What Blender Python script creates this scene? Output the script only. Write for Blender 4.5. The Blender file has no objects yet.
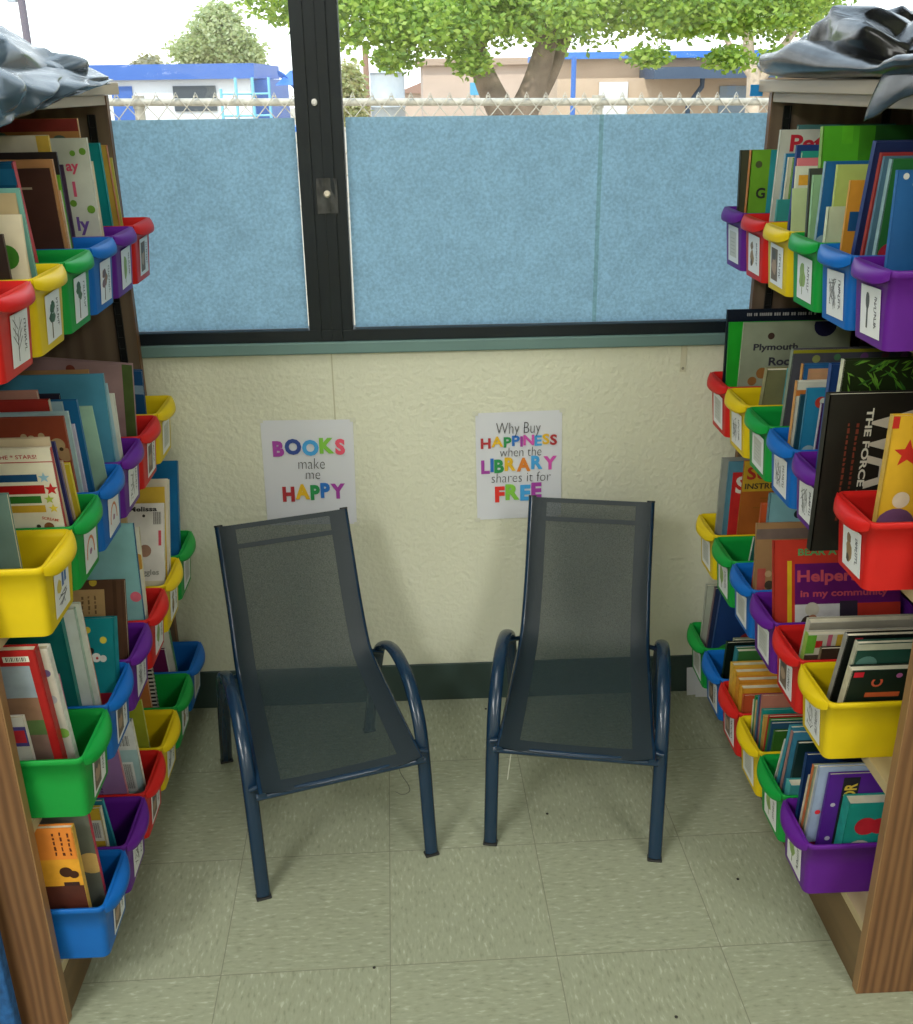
import bpy, bmesh, math, random
from mathutils import Vector, Matrix, noise
random.seed(7)
SC = bpy.context.scene
COL = SC.collection
PI = math.pi

# ------------------------------------------------------------------ materials
MATS = {}
def new_mat(name):
    m = bpy.data.materials.new(name); m.use_nodes = True
    return m, m.node_tree, m.node_tree.nodes['Principled BSDF']

def mat(name, col, rough=.5, var=0., scale=8., bump=0., bscale=60., metal=0., spec=.5, coat=0., dist=.002):
    key = (name, tuple(col), rough, var)
    if key in MATS: return MATS[key]
    m, nt, b = new_mat(name)
    b.inputs['Base Color'].default_value = (*col, 1)
    b.inputs['Roughness'].default_value = rough
    b.inputs['Metallic'].default_value = metal
    b.inputs['Specular IOR Level'].default_value = spec
    b.inputs['Coat Weight'].default_value = coat
    tc = nt.nodes.new('ShaderNodeTexCoord')
    if var > 0:
        n = nt.nodes.new('ShaderNodeTexNoise'); n.inputs['Scale'].default_value = scale; n.inputs['Detail'].default_value = 5
        r = nt.nodes.new('ShaderNodeValToRGB')
        r.color_ramp.elements[0].position = .3; r.color_ramp.elements[1].position = .7
        r.color_ramp.elements[0].color = (*[c*(1-var) for c in col], 1)
        r.color_ramp.elements[1].color = (*[min(1, c*(1+var)) for c in col], 1)
        nt.links.new(tc.outputs['Object'], n.inputs['Vector'])
        nt.links.new(n.outputs['Fac'], r.inputs['Fac']); nt.links.new(r.outputs['Color'], b.inputs['Base Color'])
    if bump > 0:
        n2 = nt.nodes.new('ShaderNodeTexNoise'); n2.inputs['Scale'].default_value = bscale; n2.inputs['Detail'].default_value = 4
        bp = nt.nodes.new('ShaderNodeBump'); bp.inputs['Strength'].default_value = bump; bp.inputs['Distance'].default_value = dist
        nt.links.new(tc.outputs['Object'], n2.inputs['Vector'])
        nt.links.new(n2.outputs['Fac'], bp.inputs['Height']); nt.links.new(bp.outputs['Normal'], b.inputs['Normal'])
    MATS[key] = m
    return m

def wood_mat(name, dark, light, axis='Z', scale=1., rough=.45):
    m, nt, b = new_mat(name)
    tc = nt.nodes.new('ShaderNodeTexCoord'); mp = nt.nodes.new('ShaderNodeMapping')
    st = {'Z': (14, 14, 1.1), 'Y': (14, 1.1, 14)}[axis]
    mp.inputs['Scale'].default_value = [q*scale for q in st]
    n = nt.nodes.new('ShaderNodeTexNoise'); n.inputs['Scale'].default_value = 1.6; n.inputs['Detail'].default_value = 6; n.inputs['Distortion'].default_value = 1.4
    w = nt.nodes.new('ShaderNodeTexWave'); w.inputs['Scale'].default_value = .9; w.inputs['Distortion'].default_value = 7; w.inputs['Detail'].default_value = 3
    w.inputs['Detail Scale'].default_value = 1.2
    mx = nt.nodes.new('ShaderNodeMix'); mx.data_type = 'FLOAT'; mx.inputs[0].default_value = .45
    r = nt.nodes.new('ShaderNodeValToRGB'); r.color_ramp.elements[0].position = .25; r.color_ramp.elements[1].position = .75
    r.color_ramp.elements[0].color = (*dark, 1); r.color_ramp.elements[1].color = (*light, 1)
    L = nt.links.new
    L(tc.outputs['Object'], mp.inputs['Vector']); L(mp.outputs['Vector'], n.inputs['Vector']); L(mp.outputs['Vector'], w.inputs['Vector'])
    L(n.outputs['Fac'], mx.inputs[2]); L(w.outputs['Fac'], mx.inputs[3]); L(mx.outputs[0], r.inputs['Fac']); L(r.outputs['Color'], b.inputs['Base Color'])
    b.inputs['Roughness'].default_value = rough
    return m

def floor_mat():
    m, nt, b = new_mat('vinyl_tile'); L = nt.links.new
    tc = nt.nodes.new('ShaderNodeTexCoord')
    mp = nt.nodes.new('ShaderNodeMapping'); mp.inputs['Rotation'].default_value = (0, 0, -.0159)
    L(tc.outputs['Object'], mp.inputs['Vector'])
    # tile checker decides the direction of the streaks
    sx = nt.nodes.new('ShaderNodeSeparateXYZ'); L(mp.outputs['Vector'], sx.inputs[0])
    def math_(op, a, bv=None, c=None):
        n = nt.nodes.new('ShaderNodeMath'); n.operation = op
        for i, q in enumerate((a, bv, c)):
            if q is None: continue
            if isinstance(q, (int, float)): n.inputs[i].default_value = q
            else: L(q, n.inputs[i])
        return n.outputs[0]
    T = .3048
    ux = math_('DIVIDE', math_('ADD', sx.outputs[0], .0818), T)
    uy = math_('DIVIDE', math_('ADD', sx.outputs[1], .8795), T)
    fx = math_('FRACT', ux); fy = math_('FRACT', uy)
    ix = math_('FLOOR', ux); iy = math_('FLOOR', uy)
    par = math_('FLOORED_MODULO', math_('ADD', ix, iy), 2.)
    def edge(f):
        d = math_('MINIMUM', f, math_('SUBTRACT', 1., f))
        return math_('LESS_THAN', d, .0026)
    joint = math_('MAXIMUM', edge(fx), edge(fy))
    m1 = nt.nodes.new('ShaderNodeMapping'); m1.inputs['Scale'].default_value = (150, 48, 1); L(mp.outputs['Vector'], m1.inputs['Vector'])
    m2 = nt.nodes.new('ShaderNodeMapping'); m2.inputs['Scale'].default_value = (48, 150, 1); L(mp.outputs['Vector'], m2.inputs['Vector'])
    mv = nt.nodes.new('ShaderNodeMix'); mv.data_type = 'VECTOR'; L(par, mv.inputs[0]); L(m1.outputs[0], mv.inputs[4]); L(m2.outputs[0], mv.inputs[5])
    n = nt.nodes.new('ShaderNodeTexNoise'); n.inputs['Scale'].default_value = 1.; n.inputs['Detail'].default_value = 3; L(mv.outputs[1], n.inputs['Vector'])
    r = nt.nodes.new('ShaderNodeValToRGB'); e = r.color_ramp.elements
    e[0].position = .30; e[0].color = (.245, .270, .190, 1); e[1].position = .72; e[1].color = (.46, .49, .385, 1)
    k = e.new(.40); k.color = (.305, .330, .235, 1); k = e.new(.60); k.color = (.335, .360, .262, 1)
    L(n.outputs['Fac'], r.inputs['Fac'])
    wn = nt.nodes.new('ShaderNodeTexWhiteNoise'); cx = nt.nodes.new('ShaderNodeCombineXYZ'); L(ix, cx.inputs[0]); L(iy, cx.inputs[1]); L(cx.outputs[0], wn.inputs['Vector'])
    big = nt.nodes.new('ShaderNodeTexNoise'); big.inputs['Scale'].default_value = 3.; L(mp.outputs['Vector'], big.inputs['Vector'])
    br = math_('ADD', math_('MULTIPLY_ADD', wn.outputs['Value'], .03, .98), math_('MULTIPLY_ADD', big.outputs['Fac'], .12, -.06))
    hs = nt.nodes.new('ShaderNodeHueSaturation'); L(r.outputs['Color'], hs.inputs['Color']); L(br, hs.inputs['Value'])
    mj = nt.nodes.new('ShaderNodeMix'); mj.data_type = 'RGBA'; mj.inputs[7].default_value = (.15, .15, .11, 1)
    L(math_('MULTIPLY', joint, .75), mj.inputs[0]); L(hs.outputs[0], mj.inputs[6]); L(mj.outputs[2], b.inputs['Base Color'])
    b.inputs['Roughness'].default_value = .42; b.inputs['Specular IOR Level'].default_value = .35
    return m

def film_mat(name, dcol, tcol):
    m = bpy.data.materials.new(name); m.use_nodes = True; nt = m.node_tree; nt.nodes.clear(); L = nt.links.new
    out = nt.nodes.new('ShaderNodeOutputMaterial'); tc = nt.nodes.new('ShaderNodeTexCoord')
    mp = nt.nodes.new('ShaderNodeMapping'); mp.inputs['Scale'].default_value = (1, 1, 1)
    n = nt.nodes.new('ShaderNodeTexNoise'); n.inputs['Scale'].default_value = 150; n.inputs['Detail'].default_value = 4; n.inputs['Distortion'].default_value = .4
    n2 = nt.nodes.new('ShaderNodeTexNoise'); n2.inputs['Scale'].default_value = 22; n2.inputs['Detail'].default_value = 3
    ad = nt.nodes.new('ShaderNodeMath'); ad.operation = 'MULTIPLY_ADD'; ad.inputs[1].default_value = .35
    L(tc.outputs['Object'], mp.inputs[0]); L(mp.outputs[0], n.inputs['Vector']); L(mp.outputs[0], n2.inputs['Vector'])
    L(n2.outputs['Fac'], ad.inputs[0]); L(n.outputs['Fac'], ad.inputs[2])
    r = nt.nodes.new('ShaderNodeValToRGB'); e = r.color_ramp.elements
    e[0].position = .48; e[0].color = (*[c*.80 for c in tcol], 1); e[1].position = .88; e[1].color = (*[min(1, c*1.18) for c in tcol], 1)
    L(ad.outputs[0], r.inputs['Fac'])
    t = nt.nodes.new('ShaderNodeBsdfTranslucent'); L(r.outputs['Color'], t.inputs['Color'])
    d = nt.nodes.new('ShaderNodeBsdfDiffuse'); d.inputs['Color'].default_value = (*dcol, 1)
    g = nt.nodes.new('ShaderNodeBsdfGlossy'); g.inputs['Roughness'].default_value = .35
    mx = nt.nodes.new('ShaderNodeMixShader'); mx.inputs[0].default_value = .7; L(d.outputs[0], mx.inputs[1]); L(t.outputs[0], mx.inputs[2])
    m2 = nt.nodes.new('ShaderNodeMixShader'); m2.inputs[0].default_value = .03; L(mx.outputs[0], m2.inputs[1]); L(g.outputs[0], m2.inputs[2])
    L(m2.outputs[0], out.inputs['Surface'])
    return m

def glass_mat():
    m = bpy.data.materials.new('window_glass'); m.use_nodes = True; nt = m.node_tree; nt.nodes.clear(); L = nt.links.new
    out = nt.nodes.new('ShaderNodeOutputMaterial')
    t = nt.nodes.new('ShaderNodeBsdfTransparent'); t.inputs['Color'].default_value = (.96, .98, .97, 1)
    g = nt.nodes.new('ShaderNodeBsdfGlossy'); g.inputs['Roughness'].default_value = .01
    fr = nt.nodes.new('ShaderNodeFresnel'); fr.inputs['IOR'].default_value = 1.45
    mx = nt.nodes.new('ShaderNodeMixShader'); L(fr.outputs[0], mx.inputs[0]); L(t.outputs[0], mx.inputs[1]); L(g.outputs[0], mx.inputs[2])
    L(mx.outputs[0], out.inputs['Surface'])
    return m

def sling_mat(name, col, open_):
    """woven mesh: threads with real gaps between them"""
    m = bpy.data.materials.new(name); m.use_nodes = True; nt = m.node_tree; L = nt.links.new
    b = nt.nodes['Principled BSDF']; out = nt.nodes['Material Output']
    b.inputs['Base Color'].default_value = (*col, 1); b.inputs['Roughness'].default_value = .55
    t = nt.nodes.new('ShaderNodeBsdfTransparent')
    tc = nt.nodes.new('ShaderNodeTexCoord')
    w = nt.nodes.new('ShaderNodeTexNoise'); w.inputs['Scale'].default_value = 500; L(tc.outputs['Object'], w.inputs['Vector'])
    mr = nt.nodes.new('ShaderNodeMapRange'); mr.inputs[1].default_value = .3; mr.inputs[2].default_value = .7
    mr.inputs[3].default_value = max(0, open_-.06); mr.inputs[4].default_value = open_+.06
    L(w.outputs['Fac'], mr.inputs[0])
    mx = nt.nodes.new('ShaderNodeMixShader'); L(mr.outputs[0], mx.inputs[0]); L(b.outputs[0], mx.inputs[1]); L(t.outputs[0], mx.inputs[2])
    L(mx.outputs[0], out.inputs['Surface'])
    return m

# ------------------------------------------------------------------ mesh helpers
class MB:
    def __init__(s): s.v = []; s.f = []; s.mi = []; s.sm = []
    def add(s, vs, fs, mi=0, smooth=False):
        o = len(s.v); s.v += [tuple(q) for q in vs]
        for f in fs: s.f.append(tuple(i+o for i in f)); s.mi.append(mi); s.sm.append(smooth)
        return s
    def box(s, a, b, mi=0):
        x0, x1 = sorted((a[0], b[0])); y0, y1 = sorted((a[1], b[1])); z0, z1 = sorted((a[2], b[2]))
        v = [(x0,y0,z0),(x1,y0,z0),(x1,y1,z0),(x0,y1,z0),(x0,y0,z1),(x1,y0,z1),(x1,y1,z1),(x0,y1,z1)]
        return s.add(v, [(0,3,2,1),(4,5,6,7),(0,1,5,4),(1,2,6,5),(2,3,7,6),(3,0,4,7)], mi)
    def loops(s, ls, closed=True, caps=True, mi=0, smooth=True):
        n = len(ls[0]); vs = [p for l in ls for p in l]; fs = []
        for i in range(len(ls)-1):
            for j in range(n if closed else n-1):
                k = (j+1) % n
                fs.append((i*n+j, i*n+k, (i+1)*n+k, (i+1)*n+j))
        s.add(vs, fs, mi, smooth)
        if caps and closed:
            s.add(ls[0], [tuple(reversed(range(n)))], mi); s.add(ls[-1], [tuple(range(n))], mi)
        return s
    def tube(s, pts, r, n=10, r2=None, up=Vector((0,0,1)), mi=0, caps=True, taper=None):
        pts = [Vector(p) for p in pts]; ls = []; r2 = r2 or r
        side = None
        for i, p in enumerate(pts):
            t = (pts[min(i+1, len(pts)-1)] - pts[max(i-1, 0)]).normalized()
            if side is None:
                u = Vector(up)
                if abs(u.dot(t)) > .95: u = Vector((1,0,0)) if abs(t.x) < .9 else Vector((0,1,0))
                side = t.cross(u).normalized()
            else:
                side = (side - t*side.dot(t)).normalized()
            nn = side.cross(t).normalized()
            k = taper(i/(len(pts)-1)) if taper else 1
            ls.append([p + side*(math.cos(2*PI*j/n)*r*k) + nn*(math.sin(2*PI*j/n)*r2*k) for j in range(n)])
        return s.loops(ls, True, caps, mi)
    def grid(s, fn, nu, nv, mi=0, smooth=True):
        vs = [fn(i/nu, j/nv) for i in range(nu+1) for j in range(nv+1)]
        fs = [(i*(nv+1)+j, (i+1)*(nv+1)+j, (i+1)*(nv+1)+j+1, i*(nv+1)+j+1) for i in range(nu) for j in range(nv)]
        return s.add(vs, fs, mi, smooth)
    def disc(s, c, r, ax='Y', n=20, mi=0, h=0.):
        out = []
        for j in range(n):
            a = 2*PI*j/n
            out.append((c[0]+r*math.cos(a), c[1], c[2]+r*math.sin(a)) if ax == 'Y' else (c[0]+r*math.cos(a), c[1]+r*math.sin(a), c[2]))
        return s.add(out, [tuple(range(n))], mi)
    def xf(s, M):
        s.v = [tuple(M @ Vector(p)) for p in s.v]; return s
    def mesh(s, name, mats):
        me = bpy.data.meshes.new(name); me.from_pydata(s.v, [], s.f); 
        for m in (mats if isinstance(mats, (list, tuple)) else [mats]): me.materials.append(m)
        me.polygons.foreach_set('material_index', s.mi); me.polygons.foreach_set('use_smooth', s.sm)
        me.update(); return me
    def obj(s, name, mats, parent=None, loc=None, bevel=0, wn=False):
        o = bpy.data.objects.new(name, s.mesh(name, mats)); COL.objects.link(o)
        if parent: o.parent = parent
        if loc is not None: o.location = loc
        if bevel:
            b = o.modifiers.new('bevel', 'BEVEL'); b.width = bevel; b.segments = 2; b.limit_method = 'ANGLE'; b.angle_limit = .7
        return o

def recalc(o):
    bm = bmesh.new(); bm.from_mesh(o.data); bmesh.ops.remove_doubles(bm, verts=bm.verts, dist=1e-6); bmesh.ops.recalc_face_normals(bm, faces=bm.faces); bm.to_mesh(o.data); bm.free()

def tag(o, label, cat, group=None, kind=None):
    o['label'] = label; o['category'] = cat
    if group: o['group'] = group
    if kind: o['kind'] = kind
    return o
def empty(name, loc=(0,0,0), rz=0., label=None, cat=None, group=None):
    o = bpy.data.objects.new(name, None); COL.objects.link(o); o.location = loc; o.rotation_euler = (0,0,rz); o.empty_display_size = .05
    if label: tag(o, label, cat, group)
    return o
def struct(o): o['kind'] = 'structure'; return o

def smooth_path(pts, n=6):
    """Catmull-Rom through the points"""
    P = [Vector(p) for p in pts]; out = []
    for i in range(len(P)-1):
        a = P[i-1] if i else P[0]*2-P[1]; b = P[i]; c = P[i+1]; d = P[i+2] if i+2 < len(P) else P[i+1]*2-P[i]
        for k in range(n):
            t = k/n
            out.append(.5*((2*b)+(c-a)*t+(2*a-5*b+4*c-d)*t*t+(3*b-a-3*c+d)*t**3))
    out.append(P[-1]); return out

FONT_CACHE = {}
def text_geo(s, bold=0., shear=0., sx=1.):
    """centred glyph geometry, cap height = 1, as (verts2d, faces)"""
    key = (s, bold, shear, sx)
    if key in FONT_CACHE: return FONT_CACHE[key]
    cu = bpy.data.curves.new('lettering', 'FONT'); cu.body = s; cu.size = 1; cu.offset = bold; cu.shear = shear; cu.resolution_u = 3; cu.fill_mode = 'FRONT'
    ob = bpy.data.objects.new('lettering', cu); COL.objects.link(ob)
    bpy.context.view_layer.update()
    dg = bpy.context.evaluated_depsgraph_get()
    me = bpy.data.meshes.new_from_object(ob.evaluated_get(dg))
    v = [(p.co.x*sx/.7, p.co.y/.7) for p in me.vertices]; f = [tuple(p.vertices) for p in me.polygons]
    bpy.data.objects.remove(ob); bpy.data.curves.remove(cu); bpy.data.meshes.remove(me)
    if v:
        cx = (min(p[0] for p in v)+max(p[0] for p in v))/2
        v = [(p[0]-cx, p[1]-.5) for p in v]
    FONT_CACHE[key] = (v, f); return v, f
def put_text(mb, s, cx, cz, cap, y, mi=0, bold=0., shear=0., sx=1., rot=0., width=None):
    v, f = text_geo(s, bold, shear, sx)
    k = cap; kx = cap
    if width:
        w = max(p[0] for p in v)-min(p[0] for p in v); kx = width/w
    c, sn = math.cos(rot), math.sin(rot)
    vs = [(cx+(p[0]*kx)*c-(p[1]*k)*sn, y, cz+(p[0]*kx)*sn+(p[1]*k)*c) for p in v]
    mb.add(vs, f, mi)

# ------------------------------------------------------------------ camera (measured from the photograph's perspective)
f_px, pitch, yaw, roll = 1043.83, .3915, .0415, -.0131
cam = bpy.data.cameras.new('camera'); co = bpy.data.objects.new('camera', cam); COL.objects.link(co); SC.camera = co
cam.sensor_fit = 'HORIZONTAL'; cam.sensor_width = 36; cam.lens = f_px/913*36; cam.clip_start = .05; cam.clip_end = 400
cy, sy = math.cos(yaw), math.sin(yaw)
F = Vector((sy*math.cos(pitch), cy*math.cos(pitch), -math.sin(pitch))); R0 = Vector((cy, -sy, 0)); U0 = R0.cross(F)
R = math.cos(roll)*R0+math.sin(roll)*U0; U = -math.sin(roll)*R0+math.cos(roll)*U0
co.matrix_world = Matrix(((R.x,U.x,-F.x,.0034),(R.y,U.y,-F.y,-2.324),(R.z,U.z,-F.z,1.4839),(0,0,0,1)))

SC.view_settings.view_transform = 'Standard'; SC.view_settings.look = 'None'; SC.view_settings.gamma = 1; SC.view_settings.exposure = 0.12
SC.view_settings.use_curve_mapping = False
SC.cycles.max_bounces = 8; SC.cycles.transparent_max_bounces = 16; SC.cycles.use_denoising = True

# ------------------------------------------------------------------ light
w = bpy.data.worlds.new('sky'); SC.world = w; w.use_nodes = True; nt = w.node_tree
bg = nt.nodes['Background']; tcw = nt.nodes.new('ShaderNodeTexCoord'); sp = nt.nodes.new('ShaderNodeSeparateXYZ'); rp = nt.nodes.new('ShaderNodeValToRGB')
nt.links.new(tcw.outputs['Generated'], sp.inputs[0]); nt.links.new(sp.outputs[2], rp.inputs['Fac']); nt.links.new(rp.outputs[0], bg.inputs['Color'])
rp.color_ramp.elements[0].position = 0; rp.color_ramp.elements[0].color = (.98, .99, 1, 1)
rp.color_ramp.elements[1].position = .8; rp.color_ramp.elements[1].color = (.55, .75, 1, 1)
bg.inputs['Strength'].default_value = 2.4
def light(name, kind, energy, loc, rot=(0,0,0), **kw):
    l = bpy.data.lights.new(name, kind); l.energy = energy
    for k, v in kw.items(): setattr(l, k, v)
    o = bpy.data.objects.new(name, l); COL.objects.link(o); o.location = loc; o.rotation_euler = rot; return o
light('sun', 'SUN', 2.8, (0,-5,12), (math.radians(38), 0, math.radians(-25)), angle=.01, color=(1,.96,.88))
for i, (x, y, e) in enumerate([(-.3,-1.1,14),(-1.6,-3.3,70),(1.6,-3.3,38),(-1.5,-5.4,52),(1.5,-5.4,34)]):
    light('ceiling_lamp', 'AREA', e, (x, y, 2.66), (0,0,0), shape='RECTANGLE', size=.6, size_y=1.2, color=(1,.99,.94))

# ------------------------------------------------------------------ the room
M_wall = mat('cream_plaster', (.68,.69,.55), .75, .03, 3, .9, 75, dist=.004)
M_white = mat('room_paint', (.62,.60,.48), .8)
M_ceil = mat('ceiling_tile', (.78,.78,.74), .9)
struct(MB().box((-3.2,-6.5,-.05),(3.2,.16,0)).obj('floor', floor_mat()))
struct(MB().box((-3.2,-6.5,2.7),(3.2,.4,2.8)).obj('ceiling', M_ceil))
wb = MB().box((-3.2,0,0),(3.2,.15,.922)).box((-3.2,0,.922),(-1.5,.15,2.7)).box((1.5,0,.922),(3.2,.15,2.7)).box((-1.5,0,2.3),(1.5,.15,2.7))
struct(wb.obj('wall_window', M_wall))
struct(MB().box((-3.3,-6.5,0),(-3.2,.15,2.7)).obj('wall_left', M_white))
struct(MB().box((3.2,-6.5,0),(3.3,.15,2.7)).obj('wall_right', M_white))
struct(MB().box((-3.2,-6.6,0),(3.2,-6.5,2.7)).obj('wall_back', M_white))
struct(MB().box((-3.2,-.006,.0),(3.2,0,.1067)).obj('baseboard_window', mat('rubber_base', (.030,.055,.050), .45, .15, 6), bevel=.002))
struct(MB().box((-1.52,-.014,.921),(1.52,.10,.948)).obj('trim_1', mat('teal_paint', (.135,.235,.225), .5, .05, 5), bevel=.003))
struct(MB().box((-.1795,-.0012,.70),(-.1765,0,.921)).obj('trim_2', mat('panel_joint', (.50,.49,.35), .8)))

# window: black aluminium frame, panes, blue privacy film
M_fr = mat('black_aluminium', (.006,.011,.016), .42, .2, 9, spec=.35)
def frame(name, x0, x1, mull):
    m = MB()
    m.box((x0,-.006,.948),(x1,.045,.974)); m.box((x0,-.006,2.27),(x1,.045,2.30))
    for a, b in mull: m.box((a,-.006,.974),(b,.045,2.27))
    return struct(m.obj(name, M_fr, bevel=.0015))
w1 = frame('window_1', -1.5, -.174, [(-1.5,-1.46),(-.223,-.174)])
w2 = frame('window_2', -.174, 1.5, [(-.174,-.126),(1.46,1.5)])
MB().box((-.205,-.011,.952),(-.196,-.006,2.28)).box((-.158,-.012,.952),(-.150,-.006,2.28)).box((-.176,-.009,.95),(-.172,-.006,2.28)).obj('frame_ridge', M_fr, w1)
M_gl = glass_mat()
MB().box((-1.46,.020,.974),(-.223,.024,2.27)).obj('window_pane', M_gl, w1)
MB().box((-.126,.020,.974),(1.46,.024,2.27)).obj('window_pane', M_gl, w2)
M_film = film_mat('blue_film', (.12,.22,.32), (.41,.65,.79))
def film(x0, x1, y, z1, label, zs=0.):
    o = MB().grid(lambda u, v: (x0+(x1-x0)*u, y, .9745+(z1-.9745)*v+zs*u*v), 6, 4).obj('window_film', M_film)
    return tag(o, label, 'window film', 'blue window films')
film(-1.455, -.2275, .0185, 1.417, 'blue frosted privacy film on the window pane left of the black mullion')
film(-.1215, .4145, .0185, 1.417, 'blue frosted film just right of the black mullion', -.002)
film(.4235, 1.455, .0185, 1.415, 'blue frosted film at the right side of the window, past its seam', -.004)
tag(MB().grid(lambda u, v: (.4145+.009*u, .0186, .9745+.4405*v), 1, 4).obj('film_seam_strip', film_mat('seam_film', (.10,.20,.22), (.28,.50,.56))), 'narrow darker vertical seam strip between the two right window films', 'film strip')
# latch and a pale disc painting daylight through a mullion hole
lt = empty('window_latch', (-.166,-.006,1.262), label='clear taped round latch on the black window mullion', cat='latch')
MB().grid(lambda u, v: (-.022+.044*u, -.0065-.0015*math.sin(9*u+5*v), -.036+.072*v), 8, 8).obj('tape_patch', mat('clear_tape_over_black', (.045,.048,.052), .15, .5, 40, .6, 60), lt)
MB().loops([[(r*math.cos(2*PI*j/16), y, r*math.sin(2*PI*j/16)+.004) for j in range(16)] for r, y in ((.0075,-.006),(.0075,-.012),(.004,-.0155))]).obj('latch_knob', mat('pale_knob', (.75,.68,.55), .3), lt)
pl = MB().loops([[(r*math.cos(2*PI*j/16), y, r*1.15*math.sin(2*PI*j/16)) for j in range(16)] for r, y in ((.0062,0),(.0062,-.003),(.003,-.0045))]).obj('hole_daylight_disc', mat('painted_daylight', (.85,.83,.80), .4), loc=(-.182,-.0062,1.447))
tag(pl, 'small round white plug painted as daylight through a hole in the black window mullion', 'spot')

# ------------------------------------------------------------------ bookcases
M_wood_out = wood_mat('walnut_laminate', (.115,.050,.020), (.205,.098,.040), 'Z', 1.6)
M_wood_edge = mat('wood_edge', (.27,.15,.065), .5, .10, 14)
M_wood_in = wood_mat('inner_laminate', (.15,.105,.070), (.20,.145,.10), 'Z', .7)
M_wood_top = wood_mat('pale_top_laminate', (.40,.31,.20), (.50,.40,.28), 'Y', .8)
M_shelf = wood_mat('shelf_laminate', (.36,.28,.15), (.46,.37,.21), 'Y', .8)
M_kick = wood_mat('kick_laminate', (.105,.062,.025), (.165,.100,.042), 'Y', .8)
M_track = mat('dark_steel', (.035,.036,.036), .4, metal=.6)
SHELF = {'L': [1.115,.732,.405,.11], 'R': [1.12,.765,.425,.137]}
def bookcase(side, xf, y0, y1, label, rz=0., dz=0.):
    s = -1 if side == 'L' else 1            # the back lies at xf + s*depth
    D = .30; t = .019; root = empty('bookcase', (xf+s*D/2, (y0+y1)/2, 0), rz, label=label, cat='bookcase')
    O = Vector((-(xf+s*D/2), -(y0+y1)/2, 0))
    def B(name, a, b, m, bev=.0012, par=root):
        return MB().box(Vector(a)+O, Vector(b)+O).obj(name, m, par, bevel=bev)
    for ya, yb in ((y0, y0+t), (y1-t, y1)):
        p = B('side_panel', (xf+s*.002,ya,0), (xf+s*D,yb,1.455+dz), M_wood_out if ya == y0 else M_wood_in)
        B('edge_band', (xf,ya,0), (xf+s*.002,yb,1.455+dz), M_wood_edge if ya == y0 else M_wood_out, .0004, p)
    B('back_panel', (xf+s*(D-.006),y0+t,.03), (xf+s*D,y1-t,1.455+dz), M_wood_in, 0)
    B('top_board', (xf-s*.022,y0-.012,1.456+dz), (xf+s*(D+.0),y1+.004,1.479+dz), M_wood_top, .002)
    B('top_rail', (xf+s*.002,y0+t,1.437+dz), (xf+s*.022,y1-t,1.4555+dz), M_wood_top)
    for z in SHELF[side]:
        B('shelf', (xf+s*.003,y0+t+.0005,z-.02), (xf+s*(D-.0065),y1-t-.0005,z), M_shelf)
    B('kick_board', (xf+s*.003,y0+t,0), (xf+s*.018,y1-t,SHELF[side][3]-.02), M_kick)
    for ya, sg in ((y0+t,1), (y1-t,-1)):
        for dx in (.034, .24):
            m = MB(); x = xf+s*dx
            m.box(Vector((x-.008,ya,.14))+O, Vector((x-.0055,ya+sg*.005,1.43))+O); m.box(Vector((x+.0055,ya,.14))+O, Vector((x+.008,ya+sg*.005,1.43))+O)
            m.box(Vector((x-.0055,ya,.14))+O, Vector((x+.0055,ya+sg*.0012,1.43))+O)
            for q in range(50): m.box(Vector((x-.0055,ya+sg*.0012,.15+q*.0254))+O, Vector((x+.0055,ya+sg*.004,.15+q*.0254+.011))+O)
            m.obj('shelf_track', M_track, root)
    return root
bookcase('L', -.6065, -.975, -.009, 'brown wooden bookcase along the left side holding four rows of colourful bins', -.0197, .011)
bookcase('R', .747, -.992, -.062, 'brown wooden bookcase along the right side holding four rows of colourful bins')
bp = empty('felt_board', (-.84,-1.0,0), label='blue felt covered board standing against the end of the left bookcase', cat='board')
MB().box((-.11,-.012,.004),(.153,.012,.62)).obj('felt_face', mat('blue_felt', (.012,.085,.26), .95, .35, 60, .6, 300), bp, bevel=.004)
MB().box((-.112,-.013,0),(.155,.013,.004)).obj('board_edge', mat('dark_edge', (.01,.03,.08), .8), bp)

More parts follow.
